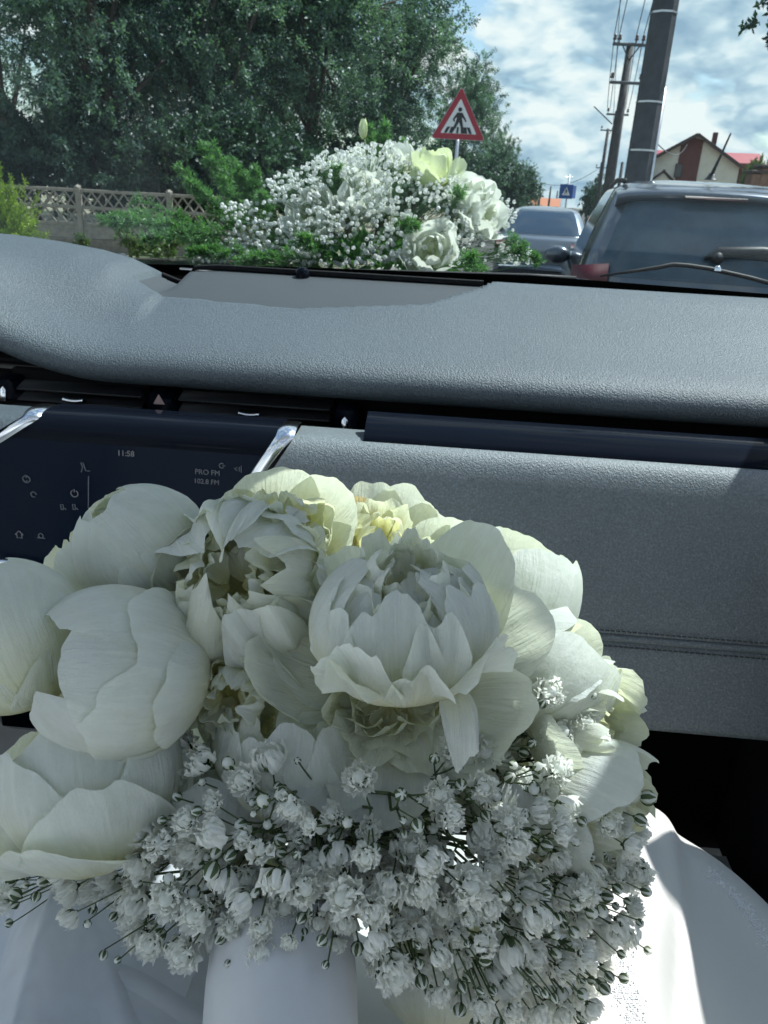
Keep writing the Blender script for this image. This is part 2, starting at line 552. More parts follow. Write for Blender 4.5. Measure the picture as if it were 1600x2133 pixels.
def ground_mat():
    m, t = mat('ground_grass_and_dirt')
    tcn = t.add('ShaderNodeTexCoord')
    n = t.add('ShaderNodeTexNoise', {'Vector': tcn.outputs['Object'], 'Scale': 0.35, 'Detail': 8, 'Roughness': 0.65})
    n2 = t.add('ShaderNodeTexNoise', {'Vector': tcn.outputs['Object'], 'Scale': 9, 'Detail': 6, 'Roughness': 0.7})
    a = t.ramp(n2, [(0.3, (0.035, 0.055, 0.022)), (0.7, (0.10, 0.13, 0.05))])
    b = t.ramp(n2, [(0.3, (0.20, 0.17, 0.13)), (0.7, (0.34, 0.30, 0.24))])
    f = t.ramp(n, [(0.44, 0.0), (0.56, 1.0)])
    p = t.add('ShaderNodeBsdfPrincipled', {'Base Color': t.mix(f, a, b), 'Roughness': 0.95})
    t.add('ShaderNodeOutputMaterial', {0: p})
    return m


def sheet(name, x0, x1, y0, y1, z, m, n=(2, 2)):
    X, Y = np.meshgrid(np.linspace(x0, x1, n[0]), np.linspace(y0, y1, n[1]))
    b = MB().grid(np.stack([X, Y, np.full_like(X, z)], -1))
    return tag(b.build(name, m, smooth=False), kind='structure')


# ================================================================ the setting
sheet('ground', -600, 600, -60, 1500, 0, ground_mat())
sheet('road', -3.6, 5.2, -60, 1500, 0.004, M['asphalt'])
b = MB()
for k in range(60):
    b.add([[0.72, -20 + k * 6, 0.008], [0.86, -20 + k * 6, 0.008], [0.86, -17 + k * 6, 0.008], [0.72, -17 + k * 6, 0.008]], [[0, 1, 2, 3]])
tag(b.build('road_marking', M['line'], smooth=False), kind='structure')
b = MB()
b.bbox((5.3, 320, 0.06), (0.2, 760, 0.14), 0.02)
b.bbox((-3.7, 320, 0.06), (0.2, 760, 0.14), 0.02)
tag(b.build('kerb', M['kerb'], smooth=False), kind='structure')
sheet('pavement', 5.4, 7.2, -60, 700, 0.12, M['paving'])

# ================================================================ trees


def leaf_quads(P, D, L, Wd, a, mb, up=0.35):
    """many pointed leaves: base points P (n,3), directions D"""
    n = len(P)
    D = D / (np.linalg.norm(D, axis=1)[:, None] + 1e-9)
    N = rng.normal(size=(n, 3))
    N[:, 2] += up * 2
    Sd = np.cross(D, N)
    Sd /= np.linalg.norm(Sd, axis=1)[:, None] + 1e-9
    L = np.broadcast_to(L, (n,))[:, None]
    Wd = np.broadcast_to(Wd, (n,))[:, None]
    v = np.stack([P, P + D * L * .45 + Sd * Wd * .5, P + D * L, P + D * L * .45 - Sd * Wd * .5], 1)
    q = np.arange(n * 4).reshape(n, 4)
    mb.add(v.reshape(-1, 3), q, a=np.repeat(a, 4))


def crown_bits(seed, h, rx, z0, ntwig, nleaf, leaf=(0.085, 0.042), lobes=13, droop=0.5, gaps=0.0):
    """trunk + limbs mesh builder and crown mesh builder of one tree, local axes, base at 0"""
    global rng
    keep, rng = rng, np.random.default_rng(seed)
    zc, rz = (h + z0) / 2, (h - z0) / 2
    lb = []
    for k in range(lobes):
        d = rng.normal(size=3)
        d /= np.linalg.norm(d)
        rr = 0.62 * rng.random() ** 0.4
        lb.append((np.array([d[0] * rx * rr, d[1] * rx * rr, zc + d[2] * rz * rr]), 0.30 + 0.22 * rng.random()))
    pts = []
    per = ntwig // lobes + 1
    for c, r in lb:
        d = rng.normal(size=(per, 3))
        d /= np.linalg.norm(d, axis=1)[:, None]
        rad = rng.random(per) ** 0.45
        pts.append(c + d * rad[:, None] * np.array([rx * r * 1.15, rx * r * 1.15, rz * r * 1.1]))
    pts = np.concatenate(pts)[:ntwig]
    out = pts - np.array([0, 0, zc - 0.2 * rz])
    out /= np.linalg.norm(out, axis=1)[:, None] + 1e-9
    tw = out + rng.normal(size=pts.shape) * 0.55
    tw /= np.linalg.norm(tw, axis=1)[:, None]
    tl = rng.uniform(0.35, 0.85, len(pts)) * rx * 0.30
    u = rng.random((len(pts), nleaf))
    P = pts[:, None] + tw[:, None] * (u * tl[:, None])[..., None]
    P[..., 2] -= droop * (u ** 2) * tl[:, None] * 0.6
    P += rng.normal(size=P.shape) * 0.055 * (rx / 3)
    D = tw[:, None] * 0.5 + rng.normal(size=P.shape)
    D[..., 2] -= droop * 0.6
    tone = np.clip(0.45 + rng.normal(size=(len(pts), 1)) * 0.27 + rng.normal(size=u.shape) * 0.14, 0, 1)
    mb = MB()
    n = P.size // 3
    sc = rng.uniform(0.7, 1.3, n)
    leaf_quads(P.reshape(-1, 3), D.reshape(-1, 3), leaf[0] * sc, leaf[1] * sc, tone.ravel(), mb)
    # wood
    tb = MB()
    r0 = 0.016 * h + 0.05
    hh = np.linspace(0, 1, 9)
    wob = np.cumsum(rng.normal(size=(9, 2)) * 0.05 * rx / 3, axis=0)
    tr = np.c_[wob[:, 0], wob[:, 1], hh * (z0 + 1.4 * rz)]
    tb.tube(tr, r0 * (1 - 0.72 * hh) * (1 + 0.5 * np.exp(-hh * 14)), 9)
    for c, r in lb:
        k = rng.integers(2, 7)
        s = tr[k]
        mid = s * 0.45 + c * 0.55 + rng.normal(size=3) * 0.12 * rx / 3
        mid[2] = s[2] * 0.6 + c[2] * 0.4
        q = np.linspace(0, 1, 6)[:, None]
        pp = (1 - q) ** 2 * s + 2 * q * (1 - q) * mid + q * q * c
        tb.tube(pp, r0 * 0.42 * (1 - 0.8 * q[:, 0]), 6)
        near = np.argsort(np.linalg.norm(pts - c, axis=1))[:14]
        for e in near[::2]:
            m2 = (c + pts[e]) / 2 + rng.normal(size=3) * 0.06
            tb.tube([pp[4], m2, pts[e]], [r0 * .12, r0 * .07, r0 * .03], 4, cap=False)
    rng = keep
    return tb, mb


protos = {}


def tree_meshes(key, mats, **kw):
    if key not in protos:
        tb, mb = crown_bits(**kw)
        protos[key] = (tb.mesh('trunk', mats[0]), mb.mesh('crown', mats[1], smooth=False))
    return protos[key]


def plant(name, label, cat, x, y, rz, sc, meshes, group=None, loc=None):
    t = thing(name, label, cat, (x, y, 0), rz, group)
    for nm, me in zip(('trunk', 'crown'), meshes):
        o = place(nm, me, t)
        o.scale = sc
    return t


def base_at(px, d, z=0.0):
    """ground point under photo column px at depth d (where the horizon lies in that column)"""
    p = Pd(px, 430 + 0.056 * (px - 1190), d)
    return p[0], p[1]


BROAD = [tree_meshes('b%d' % k, (M['bark'], M['leaf']), seed=11 + k, h=10, rx=3.3, z0=1.7, ntwig=1000, nleaf=84, lobes=18) for k in range(3)]
THIN = tree_meshes('thin', (M['bark'], M['leaf']), seed=19, h=10, rx=3.3, z0=2.0, ntwig=340, nleaf=74, lobes=13)
tree_list = [
    # px, depth, height, crown half width, label
    (20, 22, 9.0, 2.6, 'thin crowned tree at the left end of the row behind the lattice fence'),
    (235, 20, 11.0, 3.4, 'dark spreading tree right behind the lattice fence post'),
    (430, 22, 11.5, 3.5, 'tall dark tree behind the feathery fern shoots of the flowers on the bonnet'),
    (640, 26, 12.0, 3.9, 'broad dark tree rising behind the middle of the flowers on the bonnet'),
    (800, 31, 10.0, 3.1, 'green tree left of the warning triangle, its top reaching the open sky'),
    (940, 41, 9.2, 2.4, 'tree directly behind the red warning triangle'),
    (1030, 54, 6.9, 1.75, 'smaller tree just right of the warning triangle, where the row gets lower'),
    (1085, 70, 5.2, 1.7, 'lowest tree at the far right end of the row, above the silver car'),
    (150, 36, 8.0, 2.6, 'tall tree in the second row, seen between the two trees behind the fence'),
    (345, 33, 12.5, 4.4, 'second row tree filling the gap left of the fern shoots'),
    (560, 37, 13.5, 4.6, 'second row tree behind the left end of the flowers on the bonnet'),
    (-150, 24, 9.0, 2.8, 'tree at the outer left edge of the view behind the yellow green bush'),
]
for k, (px, d, h, hw, lab) in enumerate(tree_list):
    x, y = base_at(px, d)
    plant('tree', lab, 'tree', x, y, k * 1.3, (hw / 3.0, hw / 3.0, h / 10), THIN if k in (0, 8, 11) else BROAD[k % 3], 'trees in the row along the left of the road')
SHR = [tree_meshes('s%d' % k, (M['bark'], M['leaf_dark']), seed=31 + k, h=3.4, rx=1.9, z0=0.15, ntwig=420, nleaf=60, lobes=12, leaf=(0.10, 0.055), droop=0.2) for k in range(2)]
for k, (px, d, h, hw, lab) in enumerate([
        (70, 19.6, 3.6, 2.0, 'dark shrub behind the left end of the lattice fence'),
        (215, 19.2, 3.9, 2.0, 'dark shrub behind the fence post'),
        (345, 18.6, 3.4, 1.9, 'dark shrub behind the right end of the lattice fence'),
        (470, 20, 3.8, 2.1, 'dark shrub behind the upright fern shoots'),
        (600, 22, 3.8, 2.2, 'dark shrub behind the upper left of the flowers on the bonnet'),
        (730, 25, 4.0, 2.4, 'dark shrub behind the single rose bud'),
        (860, 31, 4.2, 2.6, 'dark shrub at the foot of the tree left of the warning triangle'),
        (960, 38, 4.2, 2.4, 'dark shrub behind the post of the warning triangle'),
        (1035, 48, 4.4, 2.2, 'dark shrub under the smaller tree right of the warning triangle'),
        (1085, 62, 4.2, 1.6, 'dark shrub under the lowest tree, above the roof of the silver car')]):
    x, y = base_at(px, d)
    plant('shrub', lab, 'shrub', x, y, k * 1.9, (hw / 1.9, hw / 1.9, h / 3.4), SHR[k % 2], 'dark shrubs under the tree row')
x, y = base_at(-15, 9.5)
plant('thuja_bush', 'bright yellow green bush in front of the lattice fence, cut by the left edge', 'bush', x, y, 0.4, (0.62, 0.62, 1.0),
      tree_meshes('th', (M['bark'], M['thuja']), seed=51, h=1.55, rx=1.0, z0=0.05, ntwig=520, nleaf=50, lobes=12, leaf=(0.055, 0.016), droop=-0.5))
for k, (px, d, h, hw, lab) in enumerate([(262, 15.2, 0.75, 0.35, 'small pale green weed growing at the foot of the fence'),
                                        (150, 15.6, 0.5, 0.22, 'tiny weed in front of the solid fence plates, left of the post'),
                                        (345, 15.0, 0.55, 0.5, 'low weed on bare ground left of the flowers on the bonnet')]):
    x, y = base_at(px, d)
    plant('weed', lab, 'plant', x, y, k * 2.0, (hw / .5, hw / .5, h / .8),
          tree_meshes('wd', (M['stem'], M['bush']), seed=61, h=0.8, rx=0.5, z0=0.02, ntwig=60, nleaf=22, lobes=6, leaf=(0.09, 0.04), droop=0.2), 'weeds along the fence')
x, y = base_at(1648, 13)
plant('tree', 'tree outside the right edge, a few leafy twigs hanging into the sky', 'tree', x, y, 0.5, (1.05, 1.05, 1.0),
      tree_meshes('rt', (M['bark'], M['leaf_dark']), seed=71, h=8.6, rx=1.55, z0=2.9, ntwig=300, nleaf=46, lobes=14, leaf=(0.11, 0.06)))
x, y = base_at(1572, 33)
plant('garden_tree', 'light green small tree in front of the red roof at the right', 'tree', x, y, 0.2, (0.62, 0.62, 0.98),
      tree_meshes('gt', (M['bark'], M['bush']), seed=72, h=4.4, rx=1.5, z0=1.0, ntwig=260, nleaf=40, lobes=10, leaf=(0.13, 0.06), droop=-0.3))
for k, (px, d, h, hw, lab) in enumerate([(1236, 60, 3.6, 1.1, 'far dark bush behind the slim pole at the roadside'), (1246, 80, 4.6, 1.5, 'farthest bush in the gap between silver car and poles'), (1290, 30, 2.3, 0.8, 'dark bush at the foot of the big pole')]):
    x, y = base_at(px, d)
    plant('roadside_bush', lab, 'bush', x, y, k * 1.2, (hw / 1.9, hw / 1.9, h / 3.4), SHR[k % 2], 'bushes along the right of the road')

# ================================================================ fence of concrete posts, plates and lattice
fx = np.array([IX[0], IX[1], 0])
fx /= np.linalg.norm(fx)
fp = np.array([*base_at(160, 16.8), 0])
fn = math.atan2(fx[1], fx[0])
fence = thing('concrete_fence', 'pale concrete fence, lattice of crossed bars above solid plates', 'fence', tuple(fp), fn)
post_m = MB().bbox((0, 0, 0.66), (0.12, 0.12, 1.36), 0.012).lathe([(0.0, 1.40), (0.05, 1.38), (0.085, 1.345)], 4).mesh('post', M['concrete'], False)
rail_m = MB().bbox((0, 0, 0), (1.88, 0.06, 0.07), 0.008).mesh('rail', M['concrete'], False)
plate_m = MB().bbox((0, 0, 0), (1.88, 0.045, 0.265), 0.008).mesh('plate', M['concrete'], False)
rowh, nX = 0.31, 8
dx = 1.88 / nX
bar_m = []
for sg in (-1, 1):
    ang = math.atan2(rowh, dx) * sg
    c_, s_ = math.cos(ang), math.sin(ang)
    bar_m.append(MB().bbox((0, 0.012 * sg, 0), (math.hypot(rowh, dx) * 0.98, 0.034, 0.034), 0.006, [[c_, 0, -s_], [0, 1, 0], [s_, 0, c_]]).mesh('lattice_bar', M['concrete'], False))
for bay in range(-2, 3):
    place('post', post_m, fence, (bay * 2.0, 0, 0))
    if bay == 2:
        break
    cx_ = bay * 2.0 + 1.0
    for z in (0.14, 0.41):
        place('plate', plate_m, fence, (cx_, 0, z))
    for z in (0.58, 0.93, 1.28):
        place('rail', rail_m, fence, (cx_, 0, z))
    for z in (0.755, 1.105):
        for k in range(nX):
            for bm in bar_m:
                place('lattice_bar', bm, fence, (cx_ - 0.94 + (k + .5) * dx, 0, z))

# ================================================================ traffic signs
sp = Pd(958, 236, 12.6)
sign = thing('warning_sign', 'red and white triangular pedestrian crossing warning sign on a grey post', 'road sign', (sp[0], sp[1], 0), PSI * 0.9)
sz = sp[2]
MB().tube([[0, 0.035, 0], [0, 0.035, sz + 0.30]], 0.03, 12).build('post', M['steel'], sign)


def tri(side, zc_, y, th, m, name, rad, par, zshift=0.0):
    """upright rounded triangle plate, front at y - th"""
    r = side / math.sqrt(3)
    P = []
    for k in range(3):
        a0 = math.pi / 2 + k * 2 * math.pi / 3
        c = np.array([math.cos(a0), math.sin(a0)]) * (r - 2 * rad)
        for j in range(7):
            a1 = a0 - math.pi / 3 + j * (2 * math.pi / 3) / 6
            P.append(c + rad * np.array([math.cos(a1), math.sin(a1)]))
    fr = np.array([[1, 0, 0], [0, 0, -1], [0, 1, 0]])
    return MB().prism(P, 0, th, fr, (0, y, zc_ + zshift)).build(name, m, par, False)


side = 0.90
cz_ = sz - side / math.sqrt(3) * 0.25
tri(side, cz_, 0.0, 0.012, M['steel'], 'back_plate', 0.03, sign)
tri(side - 0.012, cz_, -0.0125, 0.003, M['s_red'], 'red_border', 0.028, sign)
tri(side * 0.66, cz_, -0.016, 0.002, M['s_white'], 'white_field', 0.01, sign)


def flat(parts, y, m, name, par, c=(0, 0, 0), s=1.0):
    b = MB()
    fr = np.array([[1, 0, 0], [0, 0, -1], [0, 1, 0]])
    for P in parts:
        b.prism(np.array(P) * s, 0, 0.002, fr, (c[0], y, c[2]))
    return b.build(name, m, par, False)


def limb(a, b_, w0, w1):
    a, b_ = np.array(a, float), np.array(b_, float)
    d = b_ - a
    n = np.array([-d[1], d[0]]) / np.hypot(*d)
    return [a + n * w0, a - n * w0, b_ - n * w1, b_ + n * w1][::-1]


head = [(0.035 * math.cos(t), 0.205 + 0.035 * math.sin(t)) for t in np.linspace(0, 2 * math.pi, 14)[:-1]]
ped = [head,
       [(-0.045, 0.035), (0.045, 0.035), (0.052, 0.14), (0.03, 0.158), (-0.03, 0.158), (-0.052, 0.14)],
       limb((-0.03, 0.145), (-0.10, 0.05), 0.020, 0.015), limb((-0.10, 0.055), (-0.085, 0.015), 0.015, 0.012),
       limb((0.03, 0.145), (0.085, 0.065), 0.020, 0.015), limb((0.085, 0.07), (0.115, 0.02), 0.015, 0.012),
       limb((-0.02, 0.04), (-0.075, -0.08), 0.030, 0.022), limb((-0.075, -0.075), (-0.125, -0.165), 0.022, 0.016),
       limb((0.02, 0.04), (0.055, -0.07), 0.030, 0.022), limb((0.055, -0.065), (0.085, -0.165), 0.022, 0.016)]
flat(ped, -0.0185, M['s_black'], 'walking_figure', sign, (0.0, 0, cz_ - 0.01), 0.95)
for k, (xa, sk) in enumerate(((-0.225, 0.055), (-0.135, 0.03), (-0.02, 0.005), (0.06, -0.012), (0.125, -0.02), (0.205, -0.045))):
    w_ = 0.026 if k not in (2, 3) else 0.018
    flat([[(xa - w_, -0.172), (xa + w_, -0.172), (xa + w_ + sk, -0.075), (xa - w_ + sk, -0.075)]], -0.0185 - 0.0003 * (k + 1), M['s_black'], 'crossing_stripe', sign, (0, 0, cz_), 0.97)

bp = Pd(1182, 399, 36)
bs = thing('crossing_sign', 'distant pair of square blue crossing signs on one post above the silver car', 'road sign', (bp[0], bp[1], 0), PSI)
MB().tube([[0.02, 0.06, 0], [0.02, 0.06, bp[2] + 0.72]], 0.04, 8).build('post', M['steel'], bs)
MB().bbox((0.02, 0.03, bp[2] + 0.62), (0.34, 0.05, 0.05), 0.01).build('bracket', M['steel'], bs)
MB().bbox((-0.06, 0, bp[2]), (0.62, 0.03, 0.62), 0.006).build('sign_plate', M['s_blue'], bs, False)
c_, s_ = math.cos(R(62)), math.sin(R(62))
MB().bbox((0.36, 0.22, bp[2] + 0.0), (0.52, 0.03, 0.56), 0.006, [[c_, -s_, 0], [s_, c_, 0], [0, 0, 1]]).build('sign_plate', M['s_blue'], bs, False)
flat([[(-0.19, -0.16), (0.19, -0.16), (0, 0.2)]], -0.018, M['s_white'], 'white_triangle', bs, (-0.06, 0, bp[2]))
flat(ped, -0.021, M['s_black'], 'walking_figure', bs, (-0.06, 0, bp[2] - 0.02), 0.62)

# ================================================================ poles and cables


def crossarm(par, z, w_, ins, tilt=0.0):
    MB().bbox((0, -0.16, z), (w_, 0.07, 0.07), 0.008).build('crossarm', M['iron'], par, False)
    for k in ins:
        o = MB()
        o.tube([[k, -0.16, z + 0.03], [k, -0.16, z + 0.10]], 0.012, 6)
        o.lathe([(0.0, 0.10), (0.045, 0.10), (0.055, 0.13), (0.035, 0.16), (0.045, 0.19), (0.03, 0.225), (0.0, 0.235)], 10, (k, -0.16, z))
        o.build('insulator', M['ceramic'], par)


x0, y0, _ = Pd(1325, 385, 11.5)
big = thing('utility_pole', 'big dark eight sided pole close by on the right, steel pipe up its side', 'pole', (x0, y0, 0), PSI)
an = np.arange(8) * math.pi / 4 + math.pi / 8
z_ = np.linspace(0, 9.5, 12)
rr_ = np.interp(z_, [0, 9.5], [0.200, 0.150])
MB().grid(np.stack([rr_[:, None] * np.cos(an), rr_[:, None] * np.sin(an), np.repeat(z_[:, None], 8, 1)], -1), closed=True).build('shaft', M['pole'], big, False)
for zz in (2.32, 2.95, 4.05, 6.2):
    r_ = float(np.interp(zz, z_, rr_)) + 0.004
    MB().grid(np.stack([np.stack([q_ * np.cos(an), q_ * np.sin(an), np.full(8, zz + h_)], 1) for q_, h_ in ((r_ - .02, -.012), (r_ + .003, -.012), (r_ + .003, .012), (r_ - .02, .012))]), closed=True).build('steel_band', M['steel'], big, False)
MB().tube([[0.205, -0.02, 0], [0.195, -0.02, 1.6], [0.180, -0.02, 3.15]], 0.032, 10).build('pipe', M['steel'], big)
MB().tube([[0.215, 0.09, 0], [0.17, 0.09, 4.2], [0.125, 0.09, 9.4]], 0.020, 8).build('lit_edge_tube', M['steel'], big)  # steel tube added for the bright sunlit edge of the shaft

tops = {}
pole_specs = [
    # px base, depth, px y of the top, radius, crossarms (dz below top, width), label
    (1262, 22.0, 92, 0.13, ((0.06, 0.98), (0.95, 0.86)), 'wooden pole with two crossarms left of the big dark pole'),
    (1256, 33.0, 232, 0.12, ((0.15, 0.9),), 'leaning roadside pole with one crossarm and stay, second in the line'),
    (1243, 46.0, 268, 0.11, ((0.1, 0.9),), 'slim pole with thin crossarm, third in the line of poles'),
    (1240, 62.0, 338, 0.11, ((0.4, 0.9),), 'small far pole, fourth in the line behind the slim pole'),
    (1282, 40.0, 338, 0.10, (), 'short bare pole just left of the big dark pole foot'),
    (1122, 75.0, 380, 0.12, (), 'far pole at the left above the orange roof'),
    (1143, 82.0, 388, 0.11, (), 'far pole between the orange roof and the blue signs'),
    (1158, 90.0, 398, 0.10, (), 'farthest pole, just left of the blue signs'),
]
for k, (px, d, ty, rad, arms, lab) in enumerate(pole_specs):
    p = Pd(px, 430 + 0.056 * (px - 1190), d)
    # walk up until the photo row of the top
    zt = 1.5
    for _ in range(400):
        q = np.array([p[0], p[1], zt]) - CAM
        yy = 1066.5 - 1600 * np.dot(q, IU) / np.dot(q, FW)
        if yy <= ty:
            break
        zt += 0.03
    t = thing('utility_pole', lab, 'pole', (p[0], p[1], 0), PSI * 0.7)
    MB().tube([[0, 0, 0], [0, 0, zt * .5], [0, 0, zt]], [rad * 1.25, rad, rad * .72], 12).build('shaft', M['wood'], t)
    for (dz, aw) in arms:
        ins = (-.46 * aw, -.33 * aw, .12 * aw, .30 * aw) if k == 0 and dz < .5 else (-.44 * aw, .44 * aw)
        crossarm(t, zt - dz, aw, ins)
    if k == 0:
        for sg in (-1, 1):
            MB().tube([[0, -0.13, zt - 0.42], [sg * 0.22, -0.16, zt - 0.09]], 0.018, 5).build('brace', M['iron'], t)
    if k == 1:
        MB().tube([[-0.15, -0.1, zt - 0.5], [-1.0, -0.2, zt + 0.1]], 0.025, 5).build('stay', M['iron'], t)
    tops[k] = np.array([p[0], p[1], zt])


def cable(a, b_, sag, rad, lab, grp):
    a, b_ = np.array(a, float), np.array(b_, float)
    u = np.linspace(0, 1, 24)[:, None]
    P = a + (b_ - a) * u
    P[:, 2] -= (4 * sag * u * (1 - u))[:, 0]
    o = MB().tube(P - a, rad, 4, cap=False).build('overhead_cable', M['wire'], None, True, tuple(a))
    return tag(o, lab, 'cable', grp)


G = 'overhead cables between the poles'
bigt = np.array([x0, y0, 9.2])
for k, (ox, e) in enumerate(((-0.45, (-0.15, 0.5)), (-0.32, (0.2, 0.2)), (0.12, (0.5, -0.2)), (0.30, (0.9, -0.6)))):
    a = tops[0] + np.array([ox, -0.16, 0.2])
    bb = bigt + np.array([e[0] - 0.25, -1.0, 1.2 + 0.35 * k])
    cable(a, bb, 0.35, 0.011, ('outermost left cable rising from the wooden pole to the top edge', 'second cable from the left rising from the wooden pole to the top edge',
                               'third cable from the left rising from the wooden pole to the top edge', 'cable rising closest beside the big dark pole')[k], G)
    cable(a, tops[1] + np.array([(-.4, -.3, .3, .4)[k], -0.16, 0.05]), 0.4, 0.011,
          ('left cable running on between the first two poles', 'inner left cable running on between the first two poles', 'inner right cable between the first two poles', 'right cable between the first two poles')[k], G)
for k in (1, 2):
    cable(tops[k], tops[k + 1], 0.5, 0.015, ('cable from the second pole to the slim third pole', 'cable from the slim third pole to the small far pole')[k - 1], G)
cable(tops[3] - np.array([0, 0, .3]), tops[5], 0.7, 0.022, 'long low cable crossing the road behind the blue signs', G)
cable(tops[5] - np.array([0, 0, .2]), tops[6], 0.5, 0.018, 'short far cable above the orange roof', G)
cable(bigt - np.array([0, 0, 6.6]), Pd(1432, 300, 54), 0.5, 0.014, 'thin cable from the big dark pole down to the house gable', G)
cable(Pd(1281, 0, 20) + np.array([0, 0, 1.5]), Pd(1276, 300, 40), 0.3, 0.010, 'lone thin wire hanging in the sky left of the wooden pole', G)

# ================================================================ house at the right
hp = Pd(1434, 385, 55)
house = thing('house', 'cream house with dark red centre band and red roof behind the grey car', 'house', (hp[0], hp[1], 0), -R(4))
K = 55 / 1600.0
zpk = hp[2] + (385 - 292) * K * 1.02
zev = hp[2] + (385 - 345) * K
gw = 3.15
b = MB().prism([(-gw, 0), (gw, 0), (gw, zev), (0, zpk - 0.12), (-gw, zev)], 0, -9, np.array([[1, 0, 0], [0, 0, -1], [0, 1, 0]]))
b.build('wall', M['render'], house, False)
bw = 0.72
MB().prism([(-bw - .25, 0.1), (bw - .25, 0.1), (bw - .25, zpk - 0.42), (-0.15, zpk - 0.22), (-bw - .25, zpk - 0.62)], 0, 0.05, np.array([[1, 0, 0], [0, 0, -1], [0, 1, 0]]), (0, -0.002, 0)).build('wall_band', M['render_red'], house, False)
win = MB().bbox((-1.05 + .2, -0.062, hp[2] + 0.9), (0.5, 0.05, 0.9), 0.01).build('window', M['roof_brown'], house, False)
MB().bbox((-1.05 + .2, -0.075, hp[2] + 0.9), (0.4, 0.04, 0.8), 0.005).build('pane', M['glass_dark'], win, False)
for sg in (-1, 1):
    ang = math.atan2(zpk - zev, gw)
    L = math.hypot(gw, zpk - zev) + 0.45
    c_, s_ = math.cos(ang), math.sin(ang) * -sg
    mid = np.array([sg * (gw + .38) / 2, 4.3, (zpk + zev) / 2 - 0.12])
    rt = np.array([[c_, 0, -s_], [0, 1, 0], [s_, 0, c_]])
    rf = MB().bbox(mid, (L, 9.4, 0.10), 0.01, rt).build('roof', M['roof_red'], house, False)
    MB().bbox(mid + np.array([0, -4.75, -0.03]), (L, 0.08, 0.22), 0.01, rt).build('verge_board', M['roof_brown'], rf, False)
ch = MB().bbox((1.25, 1.2, zpk - 0.25), (0.34, 0.34, 1.0), 0.02).build('chimney', M['roof_brown'], house, False)
# cross wing with its own red roof behind
wy = 5.0
zr = hp[2] + (385 - 312) * K * 1.06
ze2 = hp[2] + (385 - 345) * K * 1.06
MB().bbox((0.9, wy + 2.5, ze2 / 2), (8.2, 5.0, ze2), 0.02).build('wing_wall', M['render_red'], house, False)
MB().add([[-3.9, wy - .5, ze2 - .1], [5.5, wy - .5, ze2 - .1], [5.2, wy + 2.5, zr], [-3.4, wy + 2.5, zr], [-3.9, wy + 5.5, ze2 - .1], [5.5, wy + 5.5, ze2 - .1]],
         [[0, 1, 2, 3], [3, 2, 5, 4], [0, 3, 4], [1, 5, 2], [0, 4, 5, 1]]).build('wing_roof', M['roof_red'], house, False)
MB().bbox((3.9, 3.4, ze2 / 2 + .1), (2.4, 3.0, ze2 + .2), 0.02).build('stair_wall', M['render_red'], house, False)
pr = hp[2] + (385 - 361) * K
MB().prism([(-1.1, -1.2), (1.1, -1.2), (0, -0.25)], 0, 3.0, np.array([[1, 0, 0], [0, 0, -1], [0, 1, 0]]), (-1.9, -0.3, pr)).build('porch_wall', M['render'], house, False)
for sg in (-1, 1):
    c_, s_ = math.cos(R(38)), math.sin(R(38)) * -sg
    MB().bbox((-1.9 + sg * 0.62, -1.9, pr - 0.60), (1.75, 3.3, 0.09), 0.01, [[c_, 0, -s_], [0, 1, 0], [s_, 0, c_]]).build('porch_roof', M['roof_brown'], house, False)
fp_ = Pd(1130, 424, 85)
far = thing('orange_roof_house', 'tiny far house with an orange roof above the silver car', 'house', (fp_[0], fp_[1], 0), 0)
MB().bbox((0, 3, 0.75), (3.4, 5, 1.5), 0.02).build('wall', M['render'], far, False)
MB().add([[-1.9, .2, 1.45], [1.9, .2, 1.45], [1.9, 3, 2.3], [-1.9, 3, 2.3], [-1.9, 5.8, 1.45], [1.9, 5.8, 1.45]], [[0, 1, 2, 3], [3, 2, 5, 4], [0, 3, 4], [1, 5, 2], [0, 4, 5, 1]]).build('roof', simple('roof_tile_orange', (0.42, 0.16, 0.08), 0.8), far, False)
for k, (px, ty, w_, lab) in enumerate(((1592, 348, 0.9, 'taller brown brick gate pier at the right edge'), (1572, 358, 0.8, 'lower brown brick gate pier left of the taller one'))):
    p = Pd(px, 385, 24)
    t = thing('gate_pier', lab, 'pillar', (p[0], p[1], 0), PSI, 'gate piers beside the parked grey car')
    hh_ = p[2] + (385 - ty) * 24 / 1600
    MB().bbox((0, 0, hh_ / 2 - .05), (w_ * .6, w_ * .6, hh_ - .1), 0.02).build('shaft', M['brick'], t, False)
    MB().bbox((0, 0, hh_ - 0.04), (w_ * .75, w_ * .75, 0.08), 0.015).build('cap', M['roof_brown'], t, False)

# ================================================================ parked vehicles


def ring(w_, y0, y1, rad, m=7, e=9, bulge=0.0):
    """rounded rectangle in plan, starting at rear centre, going to +x; list of (x,y); count = 4*m + 4*e"""
    P = []
    w_ = max(w_, rad + 1e-3)
    cs = [(w_ - rad, y0 + rad, -90), (w_ - rad, y1 - rad, 0), (-w_ + rad, y1 - rad, 90), (-w_ + rad, y0 + rad, 180)]
    for k, (cx_, cy_, a0) in enumerate(cs):
        for j in range(m):
            a = R(a0 + 90 * j / (m - 1))
            P.append((cx_ + rad * math.cos(a), cy_ + rad * math.sin(a)))
        nx = cs[(k + 1) % 4]
        aN = R(nx[2])
        q0 = np.array(P[-1])
        q1 = np.array([nx[0] + rad * math.cos(aN), nx[1] + rad * math.sin(aN)])
        for j in range(1, e + 1):
            P.append(tuple(q0 + (q1 - q0) * j / (e + 1)))
    P = np.array(P)
    if bulge:
        P[:, 1] -= bulge * (1 - (P[:, 0] / w_) ** 2) * (P[:, 1] < (y0 + y1) / 2)
    return P


